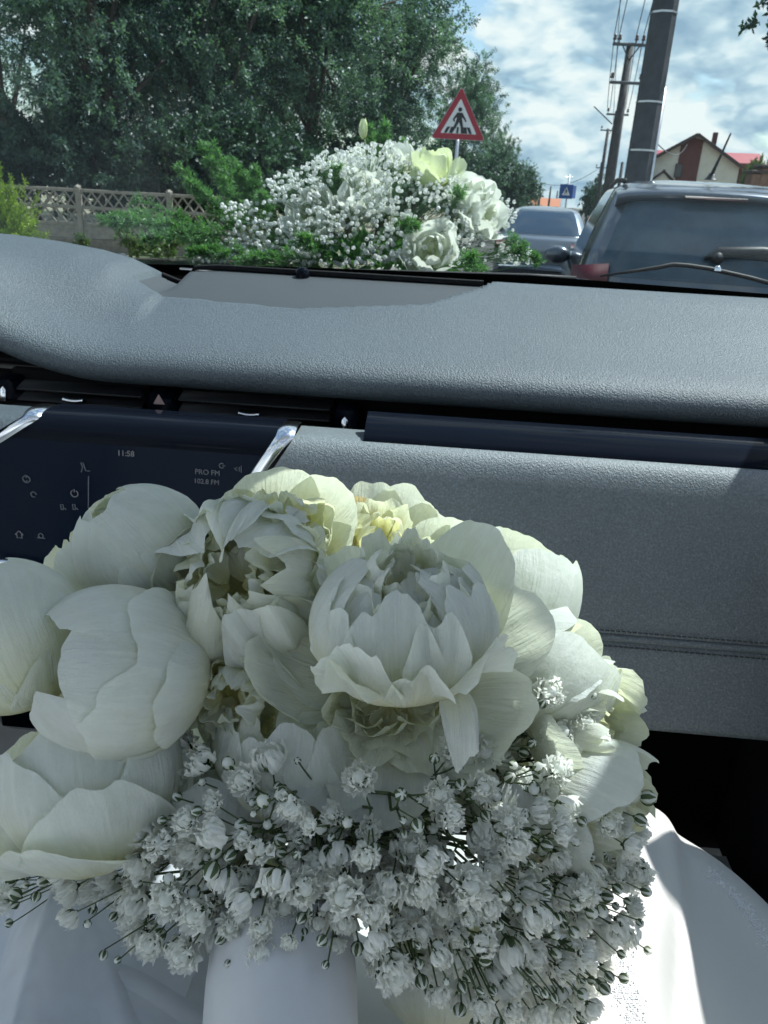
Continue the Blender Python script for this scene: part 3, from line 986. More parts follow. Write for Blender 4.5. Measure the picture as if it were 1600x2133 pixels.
def shell(levels):
    """levels: (z, halfwidth, rear y, front y, corner radius, rear bulge)"""
    return np.stack([np.c_[ring(w_, a, f, r_, bulge=bl), np.full(4 * 16, z)] for z, w_, a, f, r_, bl in levels])


def patch(SH, i0, i1, idx, off, sub=1):
    """part of a shell lifted outward by off (closed sheet with rim)"""
    G_ = SH[i0:i1 + 1][:, idx]
    du = np.gradient(G_, axis=0)
    dv = np.gradient(G_, axis=1)
    N = np.cross(dv, du)
    N /= np.linalg.norm(N, axis=2)[..., None] + 1e-9
    A = G_ + N * off
    B = G_ - N * 0.01
    b = MB().grid(A)
    rim = [A[0], A[-1], A[:, 0], A[:, -1]]
    rim2 = [B[0], B[-1], B[:, 0], B[:, -1]]
    for p, q in zip(rim, rim2):
        b.grid(np.stack([p, q]))
    return b


def resample(levels, k):
    L = np.array(levels, float)
    x = np.arange(len(L))
    xs = np.linspace(0, len(L) - 1, (len(L) - 1) * k + 1)
    return np.stack([np.interp(xs, x, L[:, c]) for c in range(L.shape[1])], 1)


def wheel(par, x, y, r_):
    t_ = MB().lathe([(r_ * .62, -.10), (r_ * .95, -.11), (r_, -.07), (r_, .07), (r_ * .95, .11), (r_ * .62, .10)], 26, (0, 0, 0), (1, 0, 0)).build('wheel', M['rubber'], par, True, (x, y, r_))
    MB().lathe([(0, .08), (r_ * .2, .09), (r_ * .55, .05), (r_ * .63, .09), (r_ * .63, -.09), (r_ * .55, -.05), (r_ * .2, -.09), (0, -.08)], 20, (0, 0, 0), (1, 0, 0)).build('rim', M['steel'], t_)


REAR = list(range(55 + 7 - 7, 64)) + list(range(0, 1))
# index map per ring: corner0 (rear right) 0-6, edge right 7-15, corner1 16-22, front edge 23-31, corner2 32-38, left edge 39-47, corner3 (rear left) 48-54, rear edge 55-63
REARW = list(range(52, 64)) + list(range(0, 3))
LEFTW = list(range(40, 48))
RIGHTW = list(range(8, 16))
FRONTW = list(range(20, 35))


def car(name, label, loc, rz, pm, gm, lower, upper, wheels, extra):
    t = thing(name, label, 'car', loc, rz)
    Lw = shell(resample(lower, 3))
    Up = shell(resample(upper, 4))
    b = MB().grid(Lw, closed=True)
    top = Lw[-1]
    b.add(np.r_[top, [top.mean(0) + np.array([0, 0, 0.04])]], np.array([[i, (i + 1) % 64, 64] for i in range(64)]))
    b.build('body', pm, t)
    c = MB().grid(Up, closed=True)
    rf = Up[-1]
    lay = [rf]
    cc = rf.mean(0)
    for s_, dz in ((0.85, 0.022), (0.5, 0.045), (0.02, 0.055)):
        q = cc + (rf - cc) * s_
        q[:, 2] = rf[:, 2] + dz
        lay.append(q)
    c.grid(np.stack(lay), closed=True)
    c.build('roof', pm, t)
    for (x, y, r_) in wheels:
        wheel(t, x, y, r_)
    extra(t, Lw, Up)
    return t


def suv_extra(t, Lw, Up):
    n = len(Up)
    patch(Up, 1, n - 4, REARW, 0.006).build('rear_window', M['dust_glass'], t)
    patch(Up, 2, n - 4, LEFTW, 0.006).build('side_window', M['glass_dark'], t)
    patch(Up, 2, n - 4, RIGHTW, 0.006).build('side_window', M['glass_dark'], t)
    patch(Up, 2, n - 4, FRONTW, 0.006).build('windscreen', M['glass_dark'], t)
    # roof spoiler over the rear window
    sp_ = []
    for xx in np.linspace(-0.66, 0.66, 21):
        k = 1 - (xx / 0.66) ** 2
        y_ = 0.40 - 0.05 * k
        z_ = 1.605 + 0.045 * k ** .6
        sp_.append([[xx, y_ + .30, z_ + .028], [xx, y_ + .08, z_ + .022], [xx, y_ - .06, z_ - .004], [xx, y_ - .085, z_ - .03], [xx, y_ - .05, z_ - .062], [xx, y_ + .05, z_ - .085], [xx, y_ + .30, z_ - .02]])
    so_ = MB().grid(np.array(sp_)).build('spoiler', M['suv'], t)
    MB().bbox((0, 0.268, 1.602), (0.42, 0.03, 0.022), 0.005).build('brake_light', M['lamp_strip'], so_)
    for sg in (-1, 1):
        o = MB()
        G_ = []
        for u in np.linspace(0, 1, 9):
            row = []
            for v in np.linspace(0, 1, 9):
                ang = R(-90 - 75 + 150 * 0) 
                xx = 0.66 + 0.255 * u
                zz = 0.985 + 0.16 * v - 0.03 * u
                yy = 0.035 + 0.30 * max(0, u - .45) ** 2 + 0.06 * v ** 2 - 0.045 * math.sin(math.pi * min(1, u * .9 + .05)) * math.sin(math.pi * (0.1 + .8 * v))
                row.append([sg * xx, yy, zz])
            G_.append(row)
        o.grid(np.array(G_) if sg > 0 else np.array(G_)[::-1]).build('tail_light', M['lamp_red'], t)
        mr = MB()
        mr.lathe([(0.0, -0.07), (0.07, -0.065), (0.105, -0.02), (0.105, 0.03), (0.095, 0.05)], 16, (0, 0, 0), (0, 1, 0))
        mr.add(np.array([[0, 0.05, 0]]), np.zeros((0, 3), int))
        mo = mr.build('side_mirror', M['suv'], t, True, (sg * 1.0, 2.9, 1.03))
        mo.scale = (1.25, 1, 0.85)
        MB().lathe([(0, -0.001), (0.09, 0.0), (0.095, 0.004)], 16, (0, 0.035, 0), (0, -1, 0)).build('mirror_glass', M['sedan_glass'], mo)
        MB().tube([[sg * 0.86, 3.02, 1.0], [sg * 0.97, 3.0, 1.02]], 0.03, 6).build('mirror_arm', M['black'], t)
        MB().tube([[sg * 0.60, 0.62, 1.70], [sg * 0.60, 1.4, 1.73], [sg * 0.60, 2.2, 1.70]], 0.018, 8).build('roof_rail', M['black'], t)
    # bright strip down the window edge
    # wiper housing and blade
    MB().lathe([(0, 0), (0.04, 0.0), (0.045, 0.02), (0.03, 0.045), (0, 0.05)], 14, (0.05, 0.085, 1.225), (0, -1, 0.25)).build('wiper_hub', M['black'], t)
    wp = MB()
    pts = np.array([[-0.03, 0.08, 1.215], [0.05, 0.085, 1.265], [0.34, 0.125, 1.285], [0.62, 0.15, 1.275]])
    wp.tube(pts, [0.012, 0.036, 0.034, 0.02], 8)
    wp.bbox((0.36, 0.125, 1.240), (0.5, 0.012, 0.03), 0.003)
    wp.build('rear_wiper', M['black'], t)
    a = MB().lathe([(0.0, 0.05), (0.02, 0.045), (0.03, 0.02), (0.05, 0.0)], 14, (0, 0.62, 1.735))
    a.build('antenna_base', M['black'], t)
    MB().tube([[0, 0.62, 1.77], [0.02, 0.55, 1.88], [0.045, 0.46, 2.03]], [0.014, 0.009, 0.006], 8).build('antenna', M['black'], t)
    MB().bbox((0, -0.005, 0.80), (0.52, 0.02, 0.115), 0.004).build('number_plate', M['plate'], t, False)
    MB().bbox((0, 0.0, 0.905), (0.66, 0.05, 0.035), 0.01).build('handle', M['black'], t)
    MB().bbox((0, -0.02, 0.44), (1.55, 0.12, 0.13), 0.03).build('bumper', M['black'], t)


lowL = [(0.28, 0.84, 0.10, 4.30, 0.25, 0.0), (0.36, 0.90, 0.02, 4.42, 0.28, .03), (0.55, 0.925, -.02, 4.45, 0.30, .05), (0.80, 0.925, 0.0, 4.42, 0.28, .05), (0.93, 0.91, 0.03, 4.34, 0.26, .04), (1.00, 0.885, 0.07, 4.2, 0.25, .03), (1.03, 0.86, 0.10, 4.0, 0.25, .03)]
upL = [(1.01, 0.868, 0.085, 3.35, 0.26, .03), (1.20, 0.82, 0.155, 3.05, 0.25, .045), (1.40, 0.755, 0.26, 2.72, 0.24, .05), (1.56, 0.69, 0.37, 2.45, 0.24, .05), (1.645, 0.65, 0.46, 2.30, 0.24, .04), (1.685, 0.58, 0.54, 2.2, 0.22, .03)]
p = Pd(1490, 385, 5.45)
car('parked_suv', 'grey blue car with dusty rear window and roof aerial, close ahead at the right', (p[0], p[1] - 0.45, 0), R(1.0), M['suv'], M['dust_glass'], lowL, upL,
    [(sx * 0.80, yy, 0.34) for sx in (-1, 1) for yy in (0.85, 3.45)], suv_extra)


def sedan_extra(t, Lw, Up):
    n = len(Up)
    patch(Up, 1, n - 3, REARW, 0.006).build('rear_window', M['sedan_glass'], t)
    patch(Up, 2, n - 3, LEFTW, 0.006).build('side_window', M['glass_dark'], t)
    patch(Up, 2, n - 3, RIGHTW, 0.006).build('side_window', M['glass_dark'], t)
    patch(Up, 2, n - 3, FRONTW, 0.006).build('windscreen', M['glass_dark'], t)
    for sg in (-1, 1):
        MB().bbox((sg * 0.68, 0.0, 0.80), (0.36, 0.06, 0.16), 0.03).build('tail_light', M['lamp_red'], t)
        mo = MB().lathe([(0.0, -0.07), (0.07, -0.06), (0.09, 0.0), (0.085, 0.05), (0, 0.05)], 14, (0, 0, 0), (0, 1, 0)).build('side_mirror', M['silver'], t, True, (sg * 0.98, 3.0, 0.98))
        mo.scale = (1.2, 1, 0.8)
    MB().bbox((0, -0.03, 0.70), (0.52, 0.02, 0.115), 0.004).build('number_plate', M['plate'], t, False)
    MB().bbox((0, -0.02, 0.42), (1.55, 0.12, 0.13), 0.03).build('bumper', M['silver'], t)
    MB().bbox((0.18, 0.62, 0.995), (0.75, 0.18, 0.03), 0.012).build('parcel_shelf_paper', M['plate'], t)


lowS = [(0.25, 0.82, 0.10, 4.40, 0.25, 0.0), (0.34, 0.87, 0.02, 4.50, 0.28, .04), (0.55, 0.89, 0.0, 4.52, 0.30, .06), (0.78, 0.885, 0.0, 4.45, 0.28, .06), (0.92, 0.86, 0.04, 4.25, 0.26, .05), (0.97, 0.83, 0.12, 4.0, 0.25, .03)]
upS = [(0.95, 0.82, 0.45, 3.45, 0.26, .05), (1.10, 0.775, 0.66, 3.10, 0.25, .06), (1.28, 0.70, 0.93, 2.75, 0.24, .06), (1.39, 0.64, 1.12, 2.5, 0.24, .05), (1.435, 0.56, 1.28, 2.35, 0.22, .03)]
p = Pd(1142, 430, 15.0)
car('silver_sedan', 'silver car seen from behind, standing ahead between the flowers and the grey car', (p[0], p[1] - 1.2, 0), R(1.0), M['silver'], M['sedan_glass'], lowS, upS,
    [(sx * 0.78, yy, 0.32) for sx in (-1, 1) for yy in (0.95, 3.6)], sedan_extra)

# ================================================================ the car we sit in (own axes: s right, F forward, z up)
own = thing('car', 'car that the picture is taken from: grey dashboard, dark screen, windscreen and black bonnet', 'car', (0, 0, 0), CY)


def glass_mat():
    m, t = mat('windscreen_glass')
    fr = t.add('ShaderNodeFresnel', {'IOR': 1.45})
    tcn = t.add('ShaderNodeTexCoord')
    n = t.add('ShaderNodeTexNoise', {'Vector': tcn.outputs['Object'], 'Scale': 260, 'Detail': 2})
    dirt = t.ramp(n, [(0.70, 0.0), (0.80, 0.04)])
    tr = t.add('ShaderNodeBsdfTransparent', {'Color': (0.84, 0.95, 0.97)})
    gl = t.add('ShaderNodeBsdfGlossy', {'Color': (1, 1, 1), 'Roughness': 0.03})
    df = t.add('ShaderNodeBsdfDiffuse', {'Color': (0.5, 0.5, 0.5)})
    a = t.add('ShaderNodeMixShader', {0: t.math('MULTIPLY', fr, 0.8), 1: tr, 2: gl})
    b_ = t.add('ShaderNodeMixShader', {0: dirt, 1: a, 2: df})
    t.add('ShaderNodeOutputMaterial', {0: b_})
    return m


M['glass'] = glass_mat()
GS = (1.80 - 1.345) / (1.44 - 0.50)


def glass_z(F):
    return 1.345 + (1.44 - F) * GS


# ---- upper pad
prof = np.array([(1.02, 1.258), (.965, 1.258), (.942, 1.262), (.931, 1.270), (.927, 1.280), (.930, 1.291), (.941, 1.302), (.962, 1.311), (.99, 1.3185), (1.02, 1.326), (1.06, 1.337),
                 (1.10, 1.348), (1.14, 1.358), (1.18, 1.367), (1.215, 1.375), (1.25, 1.381), (1.28, 1.384), (1.31, 1.381), (1.335, 1.370)])
t0 = np.r_[0, np.cumsum(np.linalg.norm(np.diff(prof, axis=0), axis=1))]
tt = np.linspace(0, t0[-1], 90)
pf = np.stack([np.interp(tt, t0, prof[:, 0]), np.interp(tt, t0, prof[:, 1])], 1)
for _ in range(2):
    pf[1:-1] = (pf[:-2] + 2 * pf[1:-1] + pf[2:]) / 4
sv = np.linspace(-1.13, 0.62, 220)
Sg, Fg = np.meshgrid(sv, pf[:, 0])
Zg = np.repeat(pf[:, 1][:, None], len(sv), 1)


def dip_start(s):
    return np.interp(s, [-.46, -.40, -.2, -.02, .06, .09], [1.165, 1.12, 1.105, 1.15, 1.235, 1.30])


def pad_shape(Sg, Fg, Zg):
    u = np.clip(-.40 - Sg, 0, None)
    lift = 1.4 * np.minimum(u, .2) ** 2 + .45 * np.clip(u - .2, 0, None)
    lift = np.minimum(lift, .13)
    Z = Zg + lift * (1 - .75 * smooth(Fg, 1.0, 1.2))
    tgt = np.interp(Sg, [-1.13, -.9, -.673, -.60, -.53, -.48, -.445, -.41, -.37], [1.420, 1.420, 1.4146, 1.409, 1.400, 1.389, 1.370, 1.358, 1.358])
    k = smooth(Fg, 1.0, 1.19) * smooth(-Sg, .34, .42)
    nom = np.where(Sg < -.40, tgt, Z)
    Z = Z * (1 - k) + (nom - .25 * np.clip(Fg - 1.24, 0, None)) * k
    return Z


Zp = pad_shape(Sg, Fg, Zg)
inside = smooth(Fg - dip_start(Sg), -0.004, 0.006) * smooth(Sg, -.452, -.440)
Zp = Zp - 0.022 * inside
MB().grid(np.stack([Sg, Fg, Zp], -1)[::-1]).build('dashboard_pad', M['pad'], own)
# recessed defroster panel in front of the pad
V = []
for s_ in np.linspace(-.445, .07, 60):
    f0 = float(dip_start(s_)) - 0.002
    row = []
    for q in np.linspace(0, 1, 8):
        F_ = f0 + (1.262 - f0) * q
        zz = float(pad_shape(np.array([[s_]]), np.array([[F_]]), np.array([[np.interp(F_, pf[40:, 0], pf[40:, 1])]]))[0, 0])
        row.append([s_, F_, zz - 0.005])
    V.append(row)
dp = MB().grid(np.array(V)).build('defroster_panel', M['panel'], own)
b = MB()
V = np.array(V)
edge = V[:, -1]
b.grid(np.stack([edge + (0, -.004, 0.002), edge + (0, -.004, .008), edge + (0, .004, .009), edge + (0, .03, -.012)], 1))
b.build('defroster_slot', M['matt_black'], own)
c0 = cF(630, 573, 1.25)
ball = MB().lathe([(0.0, .0125), (.006, .0115), (.0105, .0065), (.0115, 0.0), (.010, -.007), (.013, -.012), (.0, -.016)], 16, tuple(c0)).build('light_sensor', M['gloss'], own)
b = MB()
b.bbox((-.24, 1.275, 1.3745), (.36, .006, .004), .001)
b.build('slot_trim', M['button'], own)
# ---- cowl, frit band, windscreen
S2, F2 = np.meshgrid(np.linspace(-1.15, .66, 60), np.linspace(1.30, 1.50, 8))
MB().grid(np.stack([S2, F2, 1.362 - .18 * (F2 - 1.30)], -1)).build('cowl', M['matt_black'], own)
ss = np.linspace(-1.2, .70, 80)
ft = np.interp(ss, [-1.2, -.8, -.552, -.267, .152, .559, .70], [1.40, 1.395, 1.386, 1.358, 1.333, 1.350, 1.36])
V = []
for q in np.linspace(0, 1, 6):
    F_ = 1.437 + (ft - 1.437) * q
    V.append(np.stack([ss, F_ - .004, glass_z(F_) - .004], 1))
MB().grid(np.array(V)).build('frit_band', M['matt_black'], own)
V = []
for q in np.linspace(0, 1, 14):
    F_ = 1.44 + (.50 - 1.44) * q
    hw = .98 - .26 * q
    sx = np.linspace(-1, 1, 30)
    bow = .22 * q ** 2 * (1 - sx ** 2)
    V.append(np.stack([-.26 + hw * sx, F_ + bow, 1.345 + .455 * q + .02 * q * (1 - sx ** 2)], 1))
MB().grid(np.array(V)).build('windscreen', M['glass'], own)

# ---- recess under the pad
b = MB()
b.bbox((-.26, 1.04, 1.262), (1.78, .10, .012), .002)
b.add([[-1.15, 1.0, 1.272], [.63, 1.0, 1.272], [.63, 1.0, 1.15], [-1.15, 1.0, 1.15]], [[0, 1, 2, 3]])
b.add([[-1.15, 1.0, 1.195], [.63, 1.0, 1.195], [.63, .86, 1.185], [-1.15, .86, 1.185]], [[0, 1, 2, 3]])
b.build('vent_recess', M['matt_black'], own)


def pxF(x, y, F):
    return cF(x, y, F)


for k, (xa, xb) in enumerate(((12, 300), (368, 692))):
    p0, p1 = pxF(xa, 830, .958), pxF(xb, 845, .958)
    vent = MB()
    vent.bbox(((p0[0] + p1[0]) / 2, .985, 1.235), (p1[0] - p0[0], .012, .06), .003)
    vo = vent.build('air_vent', M['matt_black'], own)
    for j in range(3):
        MB().bbox(((p0[0] + p1[0]) / 2, .972, 1.2175 + .0145 * j), (p1[0] - p0[0] - .004, .035, .0035), .0012, [[1, 0, 0], [0, .97, -.24], [0, .24, .97]]).build('slat', M['black'], vo)
    tx, ty = ((155, 830), (520, 859))[k]
    c = pxF(tx, ty, .948)
    o = MB()
    g = []
    for u in np.linspace(-1, 1, 13):
        w2 = .0135 * u
        g.append([[c[0] + w2, c[1] + .006, c[2] + .002 - .0012 * (1 - u * u)], [c[0] + w2, c[1] - .004, c[2] + .0022 - .002 * (1 - u * u)], [c[0] + w2 * .97, c[1] - .0075, c[2] - .0012 - .002 * (1 - u * u)], [c[0] + w2 * .95, c[1] - .003, c[2] - .004 - .002 * (1 - u * u)], [c[0] + w2 * .95, c[1] + .01, c[2] - .004]])
    o.grid(np.array(g)).build('vent_tab', M['chrome'], vo)
# hazard switch block between the vents
c = pxF(333, 850, .950)
hz = MB().bbox(c + np.array([0, .02, 0]), (.036, .045, .034), .004, [[1, 0, .16], [0, 1, 0], [-.16, 0, 1]]).build('switch_block', M['gloss'], own)
c1 = pxF(334, 831, .947)
a = R(90)
T = [(-.0075, -.0055), (.0075, -.0055), (0, .0075)]
fr = np.array([[1, 0, 0], [0, 0, -1], [0, 1, 0]])
MB().prism([(x * 1.0, y) for x, y in T], 0, .0012, fr, tuple(c1 + np.array([0, -.0212 + .0165, 0]))).build('hazard_triangle', M['hazard'], hz, False)
c2 = pxF(325, 858, .947)
MB().bbox(c2 + np.array([0, -.002, 0]), (.018, .006, .0055), .0015).build('button', M['button'], hz)
for dx_ in (-.012, .011):
    MB().lathe([(0, .0022), (.0018, .001), (.0018, -.001)], 8, tuple(pxF(332, 876, .944) + np.array([dx_, -.003, 0]))).build('chrome_dot', M['chrome'], hz)
for k, (xx, yy) in enumerate(((718, 876), (6, 812))):
    c = pxF(xx, yy, .947)
    o = MB().bbox(c + np.array([0, .02, 0]), (.028, .04, .030), .003).build('vent_divider', M['gloss'], own)
    g = []
    for u in np.linspace(0, 1, 9):
        g.append([[c[0] - .0035, c[1] - .003 + .012 * u ** 2, c[2] - .014 + .029 * u], [c[0], c[1] - .005 + .012 * u ** 2, c[2] - .014 + .029 * u], [c[0] + .0035, c[1] - .003 + .012 * u ** 2, c[2] - .014 + .029 * u]])
    MB().grid(np.array(g)).build('chrome_insert', M['chrome'], o)
# gloss strip at the right
a0, a1 = pxF(752, 905, .838), pxF(752, 860, .884)
g = []
for s_ in np.linspace(-.072, .52, 24):
    g.append([[s_, .834, 1.236], [s_, .836, 1.2435], [s_, .840, 1.2478], [s_, .862, 1.2557], [s_, .886, 1.2638], [s_, .892, 1.262], [s_, .892, 1.24]])
MB().grid(np.array(g)).build('gloss_strip', M['gloss'], own)

# ---- glovebox
gp = np.array([(.90, 1.236), (.862, 1.2395), (.845, 1.2425), (.832, 1.2425), (.822, 1.237), (.814, 1.226), (.807, 1.205), (.800, 1.170), (.793, 1.130), (.787, 1.09), (.7825, 1.058), (.7815, 1.050)])
t0 = np.r_[0, np.cumsum(np.linalg.norm(np.diff(gp, axis=0), axis=1))]
q = np.linspace(0, t0[-1], 50)
gp = np.stack([np.interp(q, t0, gp[:, 0]), np.interp(q, t0, gp[:, 1])], 1)
for _ in range(3):
    gp[1:-1] = (gp[:-2] + 2 * gp[1:-1] + gp[2:]) / 4


def sR(z):
    return -.150 - .62 * np.clip(1.2425 - z, 0, .06) - .1 * np.clip(1.18 - z, 0, 1)


V = []
for (F_, z_) in gp:
    s0 = sR(z_)
    V.append(np.stack([np.linspace(s0, .52, 70), np.full(70, F_), np.full(70, z_)], 1))
MB().grid(np.array(V)).build('glovebox_lid', M['glove'], own)
gl2 = np.array([(.7845, 1.049), (.7795, 1.0475), (.778, 1.0445), (.7795, 1.041), (.7835, 1.0395)])
V = [np.stack([np.linspace(-.19, .52, 40), np.full(40, F_), np.full(40, z_)], 1) for F_, z_ in gl2]
seam = MB().grid(np.array(V)).build('seam_piping', M['glove'], own)
gl3 = np.array([(.783, 1.0395), (.780, 1.036), (.776, 1.022), (.768, .99), (.758, .962), (.751, .950), (.752, .943), (.765, .938), (.90, .935)])
V = [np.stack([np.linspace(-.19, .52, 40), np.full(40, F_), np.full(40, z_)], 1) for F_, z_ in gl3]
MB().grid(np.array(V)).build('lower_panel', M['glove'], own)
st = MB()
for s_ in np.arange(.16, .51, .0062):
    st.tube([[s_ - .0022, .7800, 1.0545], [s_, .7795, 1.0548], [s_ + .0022, .7800, 1.0542]], .0008, 5)
    st.tube([[s_ - .0022, .7790, 1.0350], [s_, .7783, 1.0353], [s_ + .0022, .7790, 1.0348]], .0008, 5)
tag(st.build('stitching', M['thread'], seam), kind='stuff')
MB().bbox((.15, .97, .76), (.85, .05, .45), .02).build('footwell_panel', M['matt_black'], own)
MB().bbox((.52, .86, .93), (.06, .56, .66), .01).build('kick_panel', M['matt_black'], own)

# ---- touchscreen
sp_ = np.array([(.90, 1.243), (.868, 1.2475), (.850, 1.2490), (.838, 1.2465), (.829, 1.240), (.8235, 1.231), (.821, 1.220)])
q0 = np.r_[0, np.cumsum(np.linalg.norm(np.diff(sp_, axis=0), axis=1))]
q = np.linspace(0, q0[-1], 24)
sp_ = np.stack([np.interp(q, q0, sp_[:, 0]), np.interp(q, q0, sp_[:, 1])], 1)
for _ in range(3):
    sp_[1:-1] = (sp_[:-2] + 2 * sp_[1:-1] + sp_[2:]) / 4


def sL(z):
    return -.452 - 1.5 * np.clip(1.2425 - z, 0, .06) - .1 * np.clip(1.18 - z, 0, 1)


def s2R(z):
    return sR(z) - .020


V = [np.stack([np.linspace(sL(z_), s2R(z_), 30), np.full(30, F_), np.full(30, z_)], 1) for F_, z_ in sp_]
touch = MB().grid(np.array(V)).build('touchscreen', M['gloss'], own)
fa = np.array([(.821, 1.220), (.817, 1.19), (.811, 1.14), (.805, 1.09), (.802, 1.066)])
V = [np.stack([np.linspace(sL(z_), s2R(z_), 30), np.full(30, F_), np.full(30, z_)], 1) for F_, z_ in fa]
MB().grid(np.array(V)).build('display', M['screen'], touch)
for f in (sL, sR):
    cp = np.concatenate([sp_[4:], fa[1:]])
    g = []
    for (F_, z_) in cp:
        s1 = f(z_) - (0.0 if f is sR else -.004)
        row = []
        for u in np.linspace(0, 1, 9):
            h = .0045 * math.sin(math.pi * u) ** .7
            row.append([s1 - .021 + .021 * u, F_ - h * .8 - .001, z_ + h * .5])
        g.append(row)
    MB().grid(np.array(g)).build('chrome_side', M['chrome'], touch)
V = []
for s_ in np.linspace(-.66, -.452, 20):
    V.append([[s_, .802, 1.0755], [s_, .792, 1.0775], [s_, .786, 1.0745], [s_, .788, 1.0695], [s_, .802, 1.0675]])
MB().grid(np.array(V)).build('chrome_bar', M['chrome'], touch)
V = [np.stack([np.linspace(-1.13, sL(z_) - .018, 30), np.full(30, F_), np.full(30, z_)], 1) for F_, z_ in gp]
MB().grid(np.array(V)).build('driver_side_panel', M['pad'], own)
MB().bbox((-.36, .86, .93), (.40, .10, .27), .02).build('centre_console', M['gloss'], own)
MB().bbox((-.78, .90, .93), (.66, .12, .27), .03).build('steering_surround', M['black'], own)


def screen_pos(x, y):
    r = ray(x, y)
    F_ = .812
    for _ in range(5):
        p = cF(x, y, F_)
        F_ = float(np.interp(p[2], fa[::-1, 1], fa[::-1, 0]))
    return cF(x, y, F_ - .0015)


def text(body, x, y, h, m, name):
    c = bpy.data.curves.new(name, 'FONT')
    c.body = body
    c.size = h
    c.align_x = 'CENTER'
    c.extrude = 0.0003
    tmp = bpy.data.objects.new('tmp', c)
    COL.objects.link(tmp)
    bpy.context.view_layer.update()
    me = bpy.data.meshes.new_from_object(tmp.evaluated_get(bpy.context.evaluated_depsgraph_get()))
    bpy.data.objects.remove(tmp)
    bpy.data.curves.remove(c)
    me.name = name
    me.materials.clear()
    me.materials.append(m)
    o = place(name, me, touch, tuple(screen_pos(x, y)))
    o.rotation_euler = (R(90 - 7), 0, 0)
    return o


text('11:58', 262, 950, .0092, M['icon'], 'clock_text')
text('PRO FM', 432, 989, .0085, M['icon_dim'], 'station_text')
text('102.8 FM', 430, 1008, .0080, M['icon_dim'], 'frequency_text')


def icon(polys, x, y, s, m, name):
    b = MB()
    for P in polys:
        b.tube([[a * s, 0, c * s] for a, c in P], .0006, 5)
    return b.build(name, m, touch, True, tuple(screen_pos(x, y)))


circ = lambda r, a0=0, a1=360, cx=0, cy=0: [(cx + r * math.cos(R(a)), cy + r * math.sin(R(a))) for a in np.linspace(a0, a1, 17)]
icon([circ(1, 120, 420), [(0, .4), (0, 1.3)]], 155, 1028, .0042, M['icon'], 'power_icon')
icon([[(-1, -1), (-.6, .2), (-.9, 1.1), (-.4, 1.1), (0, -.6), (.9, -.6)]], 178, 975, .0055, M['icon_dim'], 'seat_icon')
for x in (131, 156):
    icon([[(-.6, -.8), (-.6, .7), (.1, .7), (.1, -.8), (-.6, -.8)], [(.1, -.4), (.7, -.4), (.7, -.8)]], x, 1056, .0042, M['icon_dim'], 'seat_icon')
icon([circ(.9), circ(.4, 0, 180, .3, .3), circ(.4, 180, 360, -.3, -.3)], 55, 998, .0048, M['icon_dim'], 'fan_icon')
icon([circ(.8, 0, 300)], 70, 1030, .004, M['icon_dim'], 'fan_icon')
icon([[(-1, 0), (0, 1), (1, 0)], [(-.6, .2), (-.6, -.8), (.6, -.8), (.6, .2)]], 40, 1114, .0050, M['icon'], 'home_icon')
icon([circ(.6, 0, 360), [(-1, -.6), (1, -.6)]], 85, 1116, .0048, M['icon_dim'], 'car_icon')
icon([circ(.7, 40, 320), [(.2, 0), (1, 0)]], 462, 970, .0040, M['icon_dim'], 'audio_icon')
icon([[(-1, 0), (-.4, .5), (-.4, -.5), (-1, 0)], [(.2, .6), (.2, -.6)], [(.7, .9), (.7, -.9)]], 497, 977, .0045, M['icon_dim'], 'audio_icon')
icon([[(0, -4.4), (.9, 4.4)]], 180, 1030, .0052, M['icon_dim'], 'divider_line')

# ---- shell of the cabin
b = MB()
V = []
for s_ in np.linspace(-.98, .42, 16):
    e = 1 - ((s_ + .27) / .71) ** 2
    V.append([[s_, .50 + .22 * e, 1.785 + .03 * e], [s_, .485 + .22 * e, 1.80 + .03 * e], [s_, .45, 1.825 + .03 * e], [s_, .40, 1.835 + .03 * e]])
b.grid(np.array(V))
b.build('roof_skin', M['hood'], own)
# added unseen glass roof that lets fill light into the cabin
V = [[[s_, F_, 1.838 + .03 * (1 - ((s_ + .27) / .71) ** 2)] for F_ in (.40, -.3, -1.0, -1.7)] for s_ in np.linspace(-.95, .41, 16)]
mg, tg_ = mat('added_roof_glass')
tg_.add('ShaderNodeOutputMaterial', {0: tg_.add('ShaderNodeMixShader', {0: .08, 1: tg_.add('ShaderNodeBsdfTransparent', {'Color': (.74, .80, .84)}), 2: tg_.add('ShaderNodeBsdfGlossy', {'Roughness': .05})})})
MB().grid(np.array(V)).build('added_glass_roof', mg, own)
V = [[[s_, .50 + .22 * (1 - ((s_ + .27) / .71) ** 2), 1.783 + .03 * (1 - ((s_ + .27) / .71) ** 2)], [s_, .45 + .18 * (1 - ((s_ + .27) / .71) ** 2), 1.775 + .03 * (1 - ((s_ + .27) / .71) ** 2)], [s_, .43, 1.785 + .03 * (1 - ((s_ + .27) / .71) ** 2)], [s_, .40, 1.80 + .03 * (1 - ((s_ + .27) / .71) ** 2)]] for s_ in np.linspace(-.98, .42, 16)]
MB().grid(np.array(V)).build('headliner', M['liner'], own)
